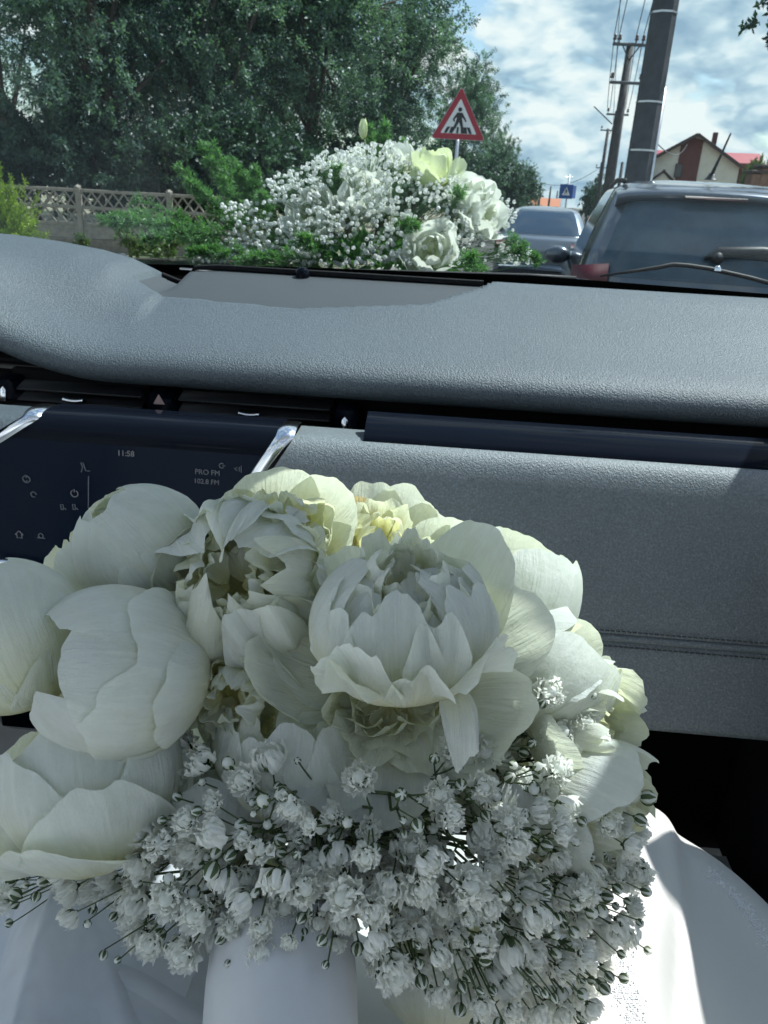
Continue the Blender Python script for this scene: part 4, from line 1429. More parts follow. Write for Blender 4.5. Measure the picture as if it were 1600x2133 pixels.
for sg, sB, sT in ((1, .735, .440), (-1, -1.255, -.98)):
    MB().tube([[sB, 1.44, 1.335], [(sB + sT) / 2 + .012 * sg, 1.02, 1.575], [sT, .50, 1.79], [sT, .3, 1.82], [sT, -1.7, 1.80]], [.036, .034, .034, .033, .033], 10).build('side_pillar', M['liner'], own)
    sd_ = .46 if sg > 0 else -1.06
    MB().bbox((sd_ + .06 * sg, -.42, 1.0), (.12, 2.2, 1.08), .03).build('raised_door', M['trim'], own)  # unseen door, its top edge raised to shade the dress
    MB().bbox((sd_ + .03 * sg, -.22, 1.56), (.06, .12, .55), .02).build('centre_pillar', M['trim'], own)
    MB().bbox((sd_ + .05 * sg, -1.55, 1.2), (.08, .5, 1.3), .03).build('rear_pillar', M['trim'], own)
    MB().bbox((sd_ + .03 * sg, 2.0, 1.0), (.12, 1.5, .55), .05).build('wing', M['hood'], own)
MB().bbox((-.27, -.3, .56), (1.6, 3.0, .06), .02).build('floor', M['trim'], own)
MB().bbox((-.27, -1.72, .95), (1.5, .12, .85), .04).build('tailgate', M['trim'], own)
for sx in (0.0, -.62):
    MB().bbox((sx, .06, .78), (.50, .52, .16), .05).build('seat_cushion', M['seat'], own)
    MB().bbox((sx, -.36, 1.12), (.50, .16, .66), .06, [[1, 0, 0], [0, .95, -.3], [0, .3, .95]]).build('seat_back', M['seat'], own)
    MB().bbox((sx, -.50, 1.55), (.26, .10, .18), .04).build('headrest', M['seat'], own)
# ---- bonnet
V = []
for F_ in np.linspace(1.46, 2.75, 26):
    row = []
    for s_ in np.linspace(-1.13, .62, 50):
        v = (s_ + .26) / .87
        z_ = 1.342 - .012 * ((F_ - 1.46) / .4) - .055 * max(0, F_ - 1.95) ** 1.6 - .05 * abs(v) ** 5
        z_ += .020 * float(smooth(s_, .15, .34)) * float(1 - smooth(s_, .40, .62))
        row.append([s_, F_, z_])
    V.append(row)
MB().grid(np.array(V)).build('bonnet', M['hood'], own)
MB().bbox((-.26, 2.75, .95), (1.7, .12, .55), .05).build('front_grille', M['black'], own)
pts = np.array([cF(x, y, 1.50) for x, y in ((1250, 575), (1325, 564), (1372, 557), (1402, 551), (1432, 553), (1480, 560), (1560, 578), (1640, 600))])
wo = MB().tube(pts, [.002, .003, .004, .004, .004, .004, .004, .004], 8).build('wiper', M['rubber'], own)
MB().lathe([(0, .005), (.004, .004), (.006, 0), (.007, -.004)], 12, tuple(cF(1495, 559, 1.495))).build('wiper_nut', M['chrome'], wo)
pts = np.array([cF(x, y, 1.50) for x, y in ((300, 556), (500, 560), (800, 566), (1100, 574), (1200, 580))])
MB().tube(pts, .004, 8).build('wiper', M['rubber'], own)

# ================================================================ petals


def petal_grid(R_, az, w, th0=12, th1=110, flare=0.0, ruf=0.05, freq=3.0, nu=16, nv=15, jag=0.05, notch=0.10, curl=0.0, tipcurl=0.0, seed=None, taper=0.62, shift=0.0, crease=.010):
    """one petal wrapped round a ball of radius R_: az, th in degrees (th from the stalk end), w half width / R.
    returns (nu, nv, 3) in flower axes and uv"""
    r_ = np.random.default_rng(seed)
    u = np.linspace(0, 1, nu)[:, None]
    v = np.linspace(-1, 1, nv)[None, :]
    ph = r_.uniform(0, 6.28, 12)
    am = r_.uniform(.5, 1.0, 12)
    edge = 1 - (0.30 + .1 * am[0]) * np.abs(v) ** 2.6 - notch * np.exp(-(v - .4 * math.sin(ph[0])) ** 2 * 40) * am[1]
    edge = edge - jag * (np.sin(v * 5 + ph[1]) * .8 + np.sin(v * 12 + ph[2]) * .35 + .14 * np.sin(v * 29 + ph[7])) * (1 - .3 * np.abs(v))
    ue = u * edge
    th = R(th0) + R(th1 - th0) * ue
    W_ = w * np.clip(u, 0, 1) ** taper * (1 - .22 * u ** 3) * (1 + .05 * np.sin(u * 9 + ph[3]))
    W_ = np.maximum(W_, .06)
    lat = v * W_
    sth = np.sin(th)
    phi = R(az) + lat / np.maximum(sth, .55) + shift * u * u
    n = (np.sin(v * freq + u * 2.3 + ph[4]) * .55 + np.sin(v * freq * 1.9 - u * 3.1 + ph[5]) * .35 + np.sin(v * freq * 3.7 + u * 5 + ph[6]) * .16)
    rad = 1 + flare * u ** 3 + ruf * n * u ** 1.6 + curl * np.abs(v) ** 3 * u + tipcurl * np.clip(u - .7, 0, 1) ** 2 * 8 - crease * np.abs(np.sin(v * (3 + 4 * am[2]) + ph[9] + u * (ph[10] - 3) * .5)) ** .6 * smooth(u, .1, .6) - crease * .6 * np.abs(np.sin(v * (9 + 4 * am[3]) + ph[11] + u * 2)) ** .7 * smooth(u, .3, .9)
    m2 = .35 * ruf * np.sin(v * freq * 1.4 + ph[8] + u * 4) * u ** 2
    th2 = th + m2
    X = R_ * rad * np.sin(th2) * np.cos(phi)
    Y = R_ * rad * np.sin(th2) * np.sin(phi)
    Z = -R_ * rad * np.cos(th2)
    uv = np.stack([np.broadcast_to((v + 1) / 2, X.shape), np.broadcast_to(u, X.shape)], -1)
    return np.stack([X, Y, Z], -1), uv


def vdir(right=0.0, up=0.0, tow=0.0):
    """unit direction from parts along picture right, picture up and towards the viewer"""
    d = IX * right + IU * up - FW * tow
    return d / np.linalg.norm(d)


def fframe(axis, upref=None):
    z = np.asarray(axis, float)
    z = z / np.linalg.norm(z)
    y = (IU if upref is None else upref) if np.dot(z, IU) < .65 else -FW   # upright blooms: 90 degrees faces us, 0 is left
    y = y - np.dot(y, z) * z
    if np.linalg.norm(y) < .2:
        y = -FW - np.dot(-FW, z) * z
    y /= np.linalg.norm(y)
    return np.stack([np.cross(y, z), y, z], 1)


class Flower:
    """a bloom: its own mesh is the stalk end and heart, its petals are children"""
    def __init__(s, parent, name, c, label=None, pm=None, heart=.5, R_=.045, axis=None, small=False, pname='petal'):
        s.c = np.asarray(c, float)
        s.p0 = np.array(parent.location)
        s.pm = pm or M['petal']
        s.pname = pname
        ax = fframe(axis if axis is not None else vdir(0, 1, 0))
        b = MB()
        r_ = np.random.default_rng(int(abs(s.c[0]) * 1e5) % 9999)
        for k in range(9 if not small else 5):
            G_, uv = petal_grid(R_ * heart * r_.uniform(.5, 1), r_.uniform(0, 360), .8, 5, r_.uniform(100, 150), 0, .22, 4, 10, 9, .08, .1, seed=int(r_.integers(1e6)))
            b.grid(G_ @ ax.T, uv * [1, .6])
        s.o = b.build(name, M['petal_inner'] if pm is None else pm, parent, True, tuple(s.c - s.p0))
        if label:
            s.o['label'] = label

    def petal(s, off, axis, m=None, upref=None, label=None, **kw):
        sq = kw.pop('sq', (1, 1, 1))
        G_, uv = petal_grid(**kw)
        G_ = (G_ * np.array(sq)) @ fframe(axis, upref).T + np.asarray(off)
        o = MB().grid(G_, uv).build(s.pname, m or s.pm, s.o)
        if label:
            o['label'] = label
        return o


# ================================================================ the bouquet
BB = Pd(580, 2230, .38)
bq = thing('bridal_bouquet', 'round bouquet of white peonies ringed with baby\'s breath, stems wrapped in white satin', 'bouquet', tuple(BB))


def off(right=0.0, up=0.0, tow=0.0):
    return IX * right + IU * up - FW * tow


def pp(x, y, d):
    return Pd(x, y, d)


sd_ = [100]


def nx():
    sd_[0] += 1
    return sd_[0]


def ball_peony(c, R_, axis, label, outer, n_in=9, crumple=.12, inner_r=.78, th_in=(110, 155), m=None, upref=None):
    f = Flower(bq, 'peony', c, label, None, .5, R_, axis)
    r_ = np.random.default_rng(nx())
    for k in range(n_in):
        f.petal((0, 0, 0), np.asarray(axis) + r_.normal(size=3) * .12, M['petal_inner'], upref, R_=R_ * inner_r * r_.uniform(.72, 1.0), az=k * 137.5 + r_.uniform(-20, 20), w=r_.uniform(.65, .95), th0=12, th1=r_.uniform(*th_in),
                crease=.03, ruf=crumple * r_.uniform(.6, 1.3), freq=r_.uniform(2.5, 4.5), jag=.06, notch=.12, nu=18, nv=17, seed=nx())
    if crumple > .2:
        ax0 = np.asarray(axis)
        for k in range(16):                       # ruffled heart that fills the opening
            q = k / 15
            f.petal(ax0 * R_ * (.50 - .12 * q), ax0 + r_.normal(size=3) * .18, M['petal'] if k % 2 else M['petal_inner'], upref, R_=R_ * (.30 + .34 * q), az=k * 137.5, w=.75, th0=25, th1=r_.uniform(110, 150) - 20 * q, ruf=.20, freq=4, jag=.07, notch=.16, crease=.05, nu=18, nv=17, seed=nx())
    for kw in outer:
        a = dict(th0=10, ruf=.055, freq=2.6, jag=.030, notch=.06, crease=.020, nu=26, nv=27, seed=nx())
        a.update(kw)
        o_ = a.pop('off', (0, 0, 0))
        ax_ = a.pop('axis', axis)
        mm = a.pop('m', m)
        lb = a.pop('plabel', None)
        a['R_'] = R_ * a.pop('k', 1.0)
        f.petal(o_, ax_, mm, upref, lb, **a)
    return f


# P1, the big open one in the middle: a wide shallow saucer of guard petals facing us, a ruffled ball rising in it
b0_ = pp(820, 1445, .468)
f1 = Flower(bq, 'peony', b0_, 'big open peony in the middle, ruffled ball rising out of a wide saucer of petals', None, .3, .05, vdir(0, .3, 1))
axb = vdir(0.0, 0.34, 1)
r_ = np.random.default_rng(5)
RB = .105


def saucer(az, th1, w, Rk=1.0, m=None, **kw):
    a = dict(th0=1, ruf=.035, freq=2.4, jag=.018, notch=.04, crease=.010, taper=.42, nu=28, nv=29, flare=0.0, seed=nx())
    a.update(kw)
    R1 = RB * Rk
    return f1.petal(axb * R1 * .98, axb, m or M['petal'], None, R_=R1, az=az, th1=th1, w=w, **a)


for az, th1, w, Rk, fl in ((118, 52, .42, 1.06, .02), (56, 66, .42, 1.08, .0), (28, 58, .42, 1.08, .0), (160, 46, .40, 1.0, -.03), (205, 40, .40, 1.06, .02), (300, 38, .42, 1.05, .02), (340, 48, .42, 1.0, -.02),
                           (168, 60, .40, 1.04, -.10), (150, 66, .34, .98, -.12), (262, 50, .50, 1.0, -.04), (228, 50, .42, 1.02, -.03), (352, 60, .40, .94, -.08)):
    saucer(az, th1, w, Rk, flare=fl)
# narrow inner petals, yellow at the base, crumpled
for k in range(17):
    az = 175 + 200 * ((k * .618) % 1.0)
    q = k / 16
    saucer(az + r_.uniform(-8, 8), r_.uniform(36, 62) * (1 - .25 * q), r_.uniform(.42, .62), .70 - .22 * q, M['petal_inner'], ruf=.11, freq=r_.uniform(2.4, 3.6), jag=.05, notch=.12, crease=.03, nu=20, nv=15, flare=r_.uniform(-.3, .05), taper=.55)
# small petal that flips over the rim, catching the sky
f1.petal(off(.030, -.012, .050), vdir(.1, -.8, .75), M['petal'], label='narrow petal flipped over the rim', R_=.030, az=90, w=.42, th0=30, th1=150, ruf=.10, freq=3, jag=.04, notch=.05, flare=.0, nu=16, nv=11, seed=77)
# the ruffled ball
bc = off(.004, .050, .047)
axu = vdir(-.05, 1, .12)
for k in range(15):
    f1.petal(bc, axu + r_.normal(size=3) * .10, M['petal_inner'] if k % 3 == 0 else M['petal'], R_=.047 * (.66 + .022 * k), az=k * 137.5 + 20, w=r_.uniform(.60, .9), th0=14, th1=r_.uniform(128, 168), ruf=r_.uniform(.08, .16), freq=r_.uniform(2.5, 5), crease=.03,
             jag=.06, notch=.14, nu=22, nv=19, seed=nx(), flare=r_.uniform(-.05, .08), sq=(1.1, 1.08, .86))
for az, th1, w in ((190, 158, .9), (20, 152, .9), (100, 150, .9), (262, 128, .62), (318, 132, .60), (222, 122, .55), (288, 112, .42), (248, 100, .40), (275, 84, .34), (232, 88, .34), (318, 92, .40)):
    f1.petal(bc, axu, M['petal'], R_=.0475 + (.003 if th1 < 115 else 0), az=az - 180, w=w, th0=14, th1=th1, ruf=.065, freq=3.2, jag=.045, notch=.12, tipcurl=.05 if th1 > 100 else .30, crease=.03, nu=24, nv=19, seed=nx(), sq=(1.1, 1.08, .86))

# ruffles crowning the ball
for k in range(20):
    q = k / 19
    f1.petal(bc + off(.002, .026, .016), vdir(.05, .75, .62) + r_.normal(size=3) * .15, M['petal'], R_=.012 + .022 * q, az=k * 137.5, w=.85, th0=25, th1=r_.uniform(105, 150) - 30 * q, ruf=.2, freq=4, jag=.07, notch=.18, crease=.05, nu=18, nv=17, seed=nx())
# P2 crumpled, upper left of the middle
ax2 = vdir(-.1, .35, 1)
ball_peony(pp(505, 1225, .462), .052, ax2, 'crumpled half open peony left of the big one', [
    dict(k=1.0, az=165, w=.95, th1=118, ruf=.05), dict(k=1.02, az=95, w=.95, th1=122, ruf=.08, freq=3.2), dict(k=1.0, az=55, w=.8, th1=128, ruf=.08, freq=3.4),
    dict(k=1.02, az=110, w=.5, th1=142, ruf=.14, freq=4, tipcurl=.1), dict(k=.98, az=20, w=.7, th1=112, ruf=.12, freq=3.5), dict(k=1.03, az=200, w=.6, th1=100, ruf=.1), dict(k=.97, az=130, w=.8, th1=158, ruf=.12, freq=3.5), dict(k=.95, az=60, w=.8, th1=162, ruf=.14, freq=3.5), dict(k=.93, az=300, w=.7, th1=150, ruf=.16, freq=4), dict(k=.9, az=220, w=.7, th1=148, ruf=.16, freq=4), dict(k=1.0, az=85, w=.45, th1=172, ruf=.16, freq=4)],
    14, .24, .95, (110, 160))
# lower ruffles hanging out under it
fr2 = ball_peony(pp(480, 1440, .452), .036, vdir(.1, -.1, 1), 'small ruffled peony squeezed under the crumpled one', [
    dict(k=1.05, az=200, w=.7, th1=95, ruf=.1, freq=3), dict(k=1.05, az=270, w=.9, th1=90, ruf=.08, freq=3), dict(k=1.05, az=330, w=.8, th1=98, ruf=.1, freq=3), dict(k=1.0, az=80, w=.7, th1=110, ruf=.12)], 10, .26, 1.0, (70, 130))
ball_peony(pp(600, 1545, .462), .046, vdir(.0, .95, .2), 'peony mostly hidden under the crumpled one, above the small white flowers', [
    dict(k=1.0, az=30 + k_ * 60, w=1.0, th1=128, ruf=.07) for k_ in range(6)], 8, .2, .9, (110, 150))
# P3 behind, upper centre
ball_peony(pp(590, 1125, .500), .045, vdir(.2, .35, 1), 'peony at the top left of centre, open to the right with a pale green hollow', [
    dict(k=1.10, az=160, w=.9, th1=104, ruf=.05), dict(k=1.12, az=100, w=.9, th1=102, ruf=.05), dict(k=1.2, az=40, w=.80, th1=102, ruf=.04, jag=.01), dict(k=1.05, az=220, w=.8, th1=100), dict(k=1.05, az=280, w=.8, th1=95), dict(k=1.05, az=350, w=.8, th1=95)],
    10, .22, .85, (80, 120))
# P4 smooth ball, upper left
ball_peony(pp(300, 1140, .492), .041, vdir(-.45, .75, .25), 'tight smooth peony bud at the upper left', [
    dict(k=1.0, az=270, w=1.35, th1=168, ruf=.02), dict(k=1.02, az=350, w=1.35, th1=165, ruf=.02), dict(k=1.035, az=180, w=1.3, th1=166, ruf=.025), dict(k=1.06, az=125, w=1.3, th1=158, ruf=.03), dict(k=1.085, az=45, w=1.2, th1=150, ruf=.03), dict(k=1.10, az=100, w=.9, th1=96, ruf=.04)], 7, .08, .9, (130, 165))
ball_peony(pp(205, 1160, .505), .034, vdir(-.6, .6, .3), 'smaller peony bud half hidden at the far upper left', [
    dict(k=1.0, az=200, w=1.2, th1=140, ruf=.03), dict(k=1.04, az=90, w=1.25, th1=130, ruf=.03), dict(k=1.06, az=330, w=1.2, th1=130, ruf=.03), dict(k=1.06, az=150, w=1.0, th1=100, ruf=.06)], 6, .1, .9, (120, 150))
# P5 far left, cut by the frame
ball_peony(pp(15, 1320, .430), .041, vdir(-.3, .9, .2), 'smooth peony bud cut off by the left edge', [
    dict(k=1.0, az=270, w=1.35, th1=165, ruf=.02), dict(k=1.02, az=350, w=1.35, th1=160, ruf=.02), dict(k=1.04, az=190, w=1.35, th1=162, ruf=.03), dict(k=1.06, az=110, w=1.35, th1=156, ruf=.03), dict(k=1.09, az=70, w=1.0, th1=98, ruf=.05), dict(k=1.10, az=150, w=.9, th1=80, ruf=.06)], 6, .08, .9, (130, 160))
# P6 big ball lower left, opening on its left side
ax6 = vdir(-.85, .12, .38)
ball_peony(pp(235, 1400, .428), .0475, ax6, 'large globe shaped peony at the lower left with a torn opening on its left side', [
    dict(k=.96, az=200, w=1.2, th1=130, ruf=.03), dict(k=1.0, az=300, w=1.3, th1=148, ruf=.02), dict(k=1.02, az=15, w=1.35, th1=128, ruf=.02), dict(k=1.045, az=85, w=1.35, th1=142, ruf=.03, jag=.03), dict(k=1.05, az=140, w=.8, th1=132, ruf=.05),
    dict(k=1.075, az=335, w=1.15, th1=108, ruf=.03, jag=.03), dict(k=1.08, az=260, w=1.0, th1=120, ruf=.04), dict(k=1.10, az=40, w=.95, th1=90, ruf=.05), dict(k=1.13, az=352, w=.85, th1=72, ruf=.06)], 8, .14, .82, (100, 150))
# P7 hanging petals at the lower left
f7 = ball_peony(pp(190, 1600, .440), .050, vdir(-.25, 1, -.05), 'half open peony hanging at the lower left under the globe shaped one', [
    dict(k=1.0, az=100, w=1.3, th1=132, ruf=.03), dict(k=1.06, az=50, w=1.2, th1=118, ruf=.05), dict(k=1.10, az=110, w=1.05, th1=90, ruf=.06, flare=.10), dict(k=1.0, az=340, w=1.2, th1=120, ruf=.04), dict(k=1.05, az=170, w=1.1, th1=116), dict(k=1.0, az=240, w=1.2, th1=120), dict(k=1.0, az=300, w=1.2, th1=120), dict(k=1.15, az=70, w=.8, th1=72, ruf=.07, flare=.16)], 8, .12, .8, (110, 150))
f7b = ball_peony(pp(25, 1650, .445), .042, vdir(-.5, .8, .1), 'peony at the left edge below the globe shaped one', [
    dict(k=1.06, az=90, w=1.2, th1=118, ruf=.05), dict(k=1.08, az=30, w=1.1, th1=98, ruf=.06), dict(k=1.08, az=150, w=1.1, th1=105, ruf=.05), dict(k=1.0, az=270, w=1.2, th1=110)], 7, .12, .8, (90, 140))
# right hand side, in the sun
ball_peony(pp(1070, 1225, .512), .043, vdir(.35, .85, .1), 'sunlit peony at the upper right behind the big open one', [
    dict(k=1.0, az=0, w=1.3, th1=145, ruf=.04), dict(k=1.03, az=270, w=1.3, th1=145, ruf=.04), dict(k=1.05, az=180, w=1.3, th1=140, ruf=.05), dict(k=1.07, az=110, w=1.3, th1=138, ruf=.05), dict(k=1.09, az=60, w=.9, th1=112, ruf=.06)], 8, .12, .85, (110, 150))
ball_peony(pp(1150, 1385, .487), .041, vdir(.65, .6, .15), 'sunlit peony at the right with smooth overlapping petals', [
    dict(k=1.0, az=0, w=1.3, th1=148, ruf=.03), dict(k=1.03, az=270, w=1.3, th1=142, ruf=.04, jag=.03), dict(k=1.05, az=180, w=1.3, th1=140, ruf=.05), dict(k=1.07, az=105, w=1.3, th1=138, ruf=.04), dict(k=1.09, az=50, w=.9, th1=110, ruf=.05)], 8, .14, .85, (110, 150))
ball_peony(pp(1243, 1520, .470), .039, vdir(.75, -.05, .6), 'ruffled sunlit peony low at the right', [
    dict(k=1.1, az=110, w=1.0, th1=105, ruf=.10, freq=4, jag=.05), dict(k=1.08, az=20, w=1.1, th1=112, ruf=.08, freq=4, jag=.05), dict(k=1.1, az=210, w=1.1, th1=110, ruf=.06), dict(k=1.1, az=300, w=1.1, th1=108, ruf=.06)], 10, .2, .95, (90, 140))
ball_peony(pp(1272, 1695, .455), .041, vdir(.75, -.25, .5), 'lowest sunlit peony at the right edge of the bouquet', [
    dict(k=1.08, az=130, w=1.1, th1=110, ruf=.05), dict(k=1.08, az=60, w=1.1, th1=110, ruf=.05), dict(k=1.1, az=0, w=1.15, th1=104, ruf=.05), dict(k=1.1, az=290, w=1.2, th1=108, ruf=.04), dict(k=1.1, az=210, w=1.2, th1=105, ruf=.04)], 8, .14, .85, (100, 140))
ball_peony(pp(925, 1960, .475), .047, vdir(.1, .9, -.3), 'peony added for the cream bounce light on the dress lining behind the sprays of small white flowers', [  # added bloom in place of cream bounce light on the dress lining
    dict(k=1.0, az=k_ * 72 + 20, w=1.2, th1=105, ruf=.04) for k_ in range(5)] + [dict(k=1.06, az=90, w=1.1, th1=90, ruf=.05)], 5, .1, .8, (100, 140))
for (x_, y_, d_, R1) in ((455, 1665, .462, .040), (770, 1745, .480, .045), (330, 1590, .470, .040), (1090, 1640, .480, .045), (600, 1850, .470, .036)):
    ball_peony(pp(x_, y_, d_), R1, vdir(.0, .9, -.1), None, [dict(k=1.0, az=30 + k_ * 72, w=1.15, th1=118, ruf=.06) for k_ in range(5)], 4, .14, .85, (110, 150))
# back centre, sunlit, with a browned heart
f12 = ball_peony(pp(800, 1110, .555), .044, vdir(.1, .6, .75), 'sunlit peony at the very back with a browned heart', [
    dict(k=1.12, az=100, w=.9, th1=92, ruf=.08, jag=.04), dict(k=1.12, az=50, w=1.0, th1=94, ruf=.06), dict(k=1.10, az=15, w=.9, th1=98, ruf=.06), dict(k=1.12, az=150, w=.8, th1=92, ruf=.07, jag=.04), dict(k=1.05, az=200, w=.9, th1=100), dict(k=1.05, az=330, w=.9, th1=100),
    dict(k=.85, az=170, w=.7, th1=95, ruf=.12, m=M['petal_spoilt'], plabel='browned petal'), dict(k=.8, az=120, w=.6, th1=92, ruf=.14, m=M['petal_spoilt'], plabel='browned petal'), dict(k=.82, az=215, w=.7, th1=100, ruf=.12, m=M['petal_spoilt'], plabel='browned petal')], 8, .2, .75, (80, 120))
ball_peony(pp(930, 1190, .530), .042, vdir(.25, .7, .5), 'sunlit peony at the top right of centre behind the ruffled ball', [
    dict(k=1.05, az=90, w=1.2, th1=118, ruf=.05), dict(k=1.05, az=20, w=1.1, th1=118, ruf=.04), dict(k=1.05, az=160, w=1.1, th1=118, ruf=.04), dict(k=1.05, az=270, w=1.2, th1=118)], 8, .14, .8, (100, 150))

# leafy heart of the bouquet that keeps it together
b = MB()
cc_ = pp(740, 1640, .53)
fr_ = fframe(vdir(0, 1, .3))
nl = 420
P = rng.normal(size=(nl, 3))
P /= np.linalg.norm(P, axis=1)[:, None]
P = P * np.array([.065, .03, .022]) * rng.uniform(.55, 1, (nl, 1))
leaf_quads(cc_ + off(0, 0, 0) + P @ np.stack([IX, -FW, IU]) - BB, P @ np.stack([IX, -FW, IU]) + rng.normal(size=(nl, 3)) * .03, .03, .012, rng.uniform(0, .7, nl), b)
b.build('foliage_heart', M['sepal'], bq, False)
# wrapped handle
hA, hB = pp(592, 1925, .425), pp(578, 2420, .345)
hax = (hA - hB) / np.linalg.norm(hA - hB)
hl = np.linalg.norm(hA - hB)
prof_h = [(0.0, hl + .002), (.033, hl)] + [(float(np.interp(q, [0, .3, .5, .7, .93], [.038, .0380, .0385, .0390, .0380])), hl * q) for q in np.linspace(.95, 0, 24)] + [(0, -.002)]
M['satin'] = simple('satin_ribbon', (0.52, 0.535, 0.545), 0.42, spec=0.4, var=0.03, scale=40, bump=0.08, bscale=500)
fB = basis(hax)
V = []
for r0, h0 in prof_h:
    a = np.arange(72) * 2 * math.pi / 72
    rr = r0 * (1 + .010 * np.sin(a * 5 + h0 * 18) + .006 * np.abs(np.sin(a * 8 + 1 - h0 * 25)) + .004 * np.sin(a * 19 + h0 * 60))
    V.append(np.stack([rr * np.cos(a), rr * np.sin(a), np.full(72, h0)], 1) @ fB.T + hB - BB)
hd = MB().grid(np.array(V), closed=True).build('handle', M['satin'], bq)
for h0, tilt in ():
    g = []
    for a in np.linspace(0, 2 * math.pi, 60):
        r0 = .0402
        hh_ = hl * h0 + tilt * .05 * math.sin(a + 1.0)
        row = [fB @ np.array([(r0 + dr) * math.cos(a), (r0 + dr) * math.sin(a), hh_ + dz]) + hB - BB for dr, dz in ((-.0005, -.010), (.0006, -.009), (.0008, 0), (.0008, .0085), (-.0006, .009))]
        g.append(row)
    MB().grid(np.array(g)).build('ribbon_turn', M['satin'], hd)

# ================================================================ baby's breath
def gyp_mat():
    m, t = mat('babys_breath')
    a = t.add('ShaderNodeAttribute', attribute_name='rnd')
    c = t.ramp(a.outputs['Fac'], [(0.0, (.035, .052, .032)), (.27, (.14, .20, .10)), (.31, (.56, .62, .50)), (.45, (.86, .88, .86)), (1.0, (.95, .96, .95))])
    p = t.add('ShaderNodeBsdfPrincipled', {'Base Color': c, 'Roughness': .6, 'Specular IOR Level': .3})
    tr = t.add('ShaderNodeBsdfTranslucent', {'Color': t.mix(1.0, c, (1, 1, .93), 'MULTIPLY')})
    t.add('ShaderNodeOutputMaterial', {0: t.add('ShaderNodeMixShader', {0: .55, 1: p, 2: tr})})
    return m


M['gyp'] = gyp_mat()


def sepals(b, R_, z0, ln, r_):
    for k in range(5):
        a = k * 72 + r_.uniform(-8, 8)
        G_, _ = petal_grid(R_, a, .42, 2, ln, 0, .02, 2, 5, 4, 0, 0, seed=int(r_.integers(1e6)), taper=.55)
        wN = np.linspace(0, 1, 5)[:, None, None]
        b.grid(G_ + np.array([0, 0, z0]), a=np.repeat(np.linspace(.05, .26, 5), 4))
    b.tube([[0, 0, z0 - R_ * 1.25], [0, 0, z0 - R_ * .9]], [R_ * .12, R_ * .3], 5, a=.1)


def floret(seed, n, open_):
    """double floret of unit radius, stalk end at -z"""
    r_ = np.random.default_rng(seed)
    b = MB()
    for k in range(n):
        q = (k + .5) / n
        th1 = (150 - 75 * q) if open_ > .5 else (165 - 45 * q)
        Rk = (.42 + .58 * q) * r_.uniform(.82, 1.12)
        G_, _ = petal_grid(Rk, k * 137.5 + r_.uniform(-15, 15), r_.uniform(.34, .52), 20, th1 + r_.uniform(-14, 14), .12 * open_, .24, 5.0, 7, 7, .12, .24, seed=int(r_.integers(1e6)), taper=.8)
        b.grid(G_, a=np.clip(np.repeat(np.linspace(.50, .95, 7), 7) + r_.normal() * .06, .4, 1))
    an = np.linspace(0, math.pi, 6)
    b.lathe(np.stack([np.sin(an) * .36, -np.cos(an) * .34], 1), 8, a=.45)
    sepals(b, .62, -.30, 70 if open_ > .5 else 96, r_)
    return b.mesh('floret', M['gyp'])


def bud(seed, green):
    r_ = np.random.default_rng(seed)
    b = MB()
    an = np.linspace(0, math.pi, 9)
    prof_ = np.stack([np.sin(an) * .82, -np.cos(an)], 1)
    b.lathe(prof_, 10, a=np.repeat(np.linspace(.29, .62, 9), 10))
    sepals(b, 1.0, 0.0, green, r_)
    return b.mesh('bud', M['gyp'])


FL = [floret(200 + k, 34, 1.0) for k in range(6)] + [floret(220 + k, 18, .2) for k in range(3)]
BUD = [bud(240, 140), bud(241, 155), bud(242, 125), bud(243, 165)]


def in_poly(x, y, poly):
    c = False
    j = len(poly) - 1
    for i in range(len(poly)):
        if (poly[i][1] > y) != (poly[j][1] > y) and x < (poly[j][0] - poly[i][0]) * (y - poly[i][1]) / (poly[j][1] - poly[i][1]) + poly[i][0]:
            c = not c
        j = i
    return c


GP = [(120, 1790), (150, 1700), (220, 1650), (280, 1590), (330, 1520), (365, 1500), (400, 1580), (470, 1610), (540, 1600), (610, 1655), (690, 1690), (780, 1700), (860, 1680), (930, 1610), (1080, 1530), (1130, 1480), (1220, 1500), (1270, 1560), (1320, 1640), (1350, 1720),
      (1350, 1850), (1340, 1930), (1310, 2000), (1250, 2080), (1215, 2150), (1010, 2150), (860, 2090), (800, 2050), (770, 1990), (720, 1990), (640, 2000), (540, 2030), (480, 1985), (430, 1960), (380, 2020), (310, 1985), (230, 1920), (150, 1900), (90, 1860), (0, 1900), (-40, 1860), (0, 1830), (130, 1790)]


def gdepth(x, y):
    """front of the ring of baby's breath"""
    e = ((x - 740) / 620) ** 2
    return .388 + .052 * e - .016 * smooth(y, 1600, 1850) + .030 * smooth(-y, -1700, -1500)


core = pp(720, 1690, .455)
pts, kinds = [], []
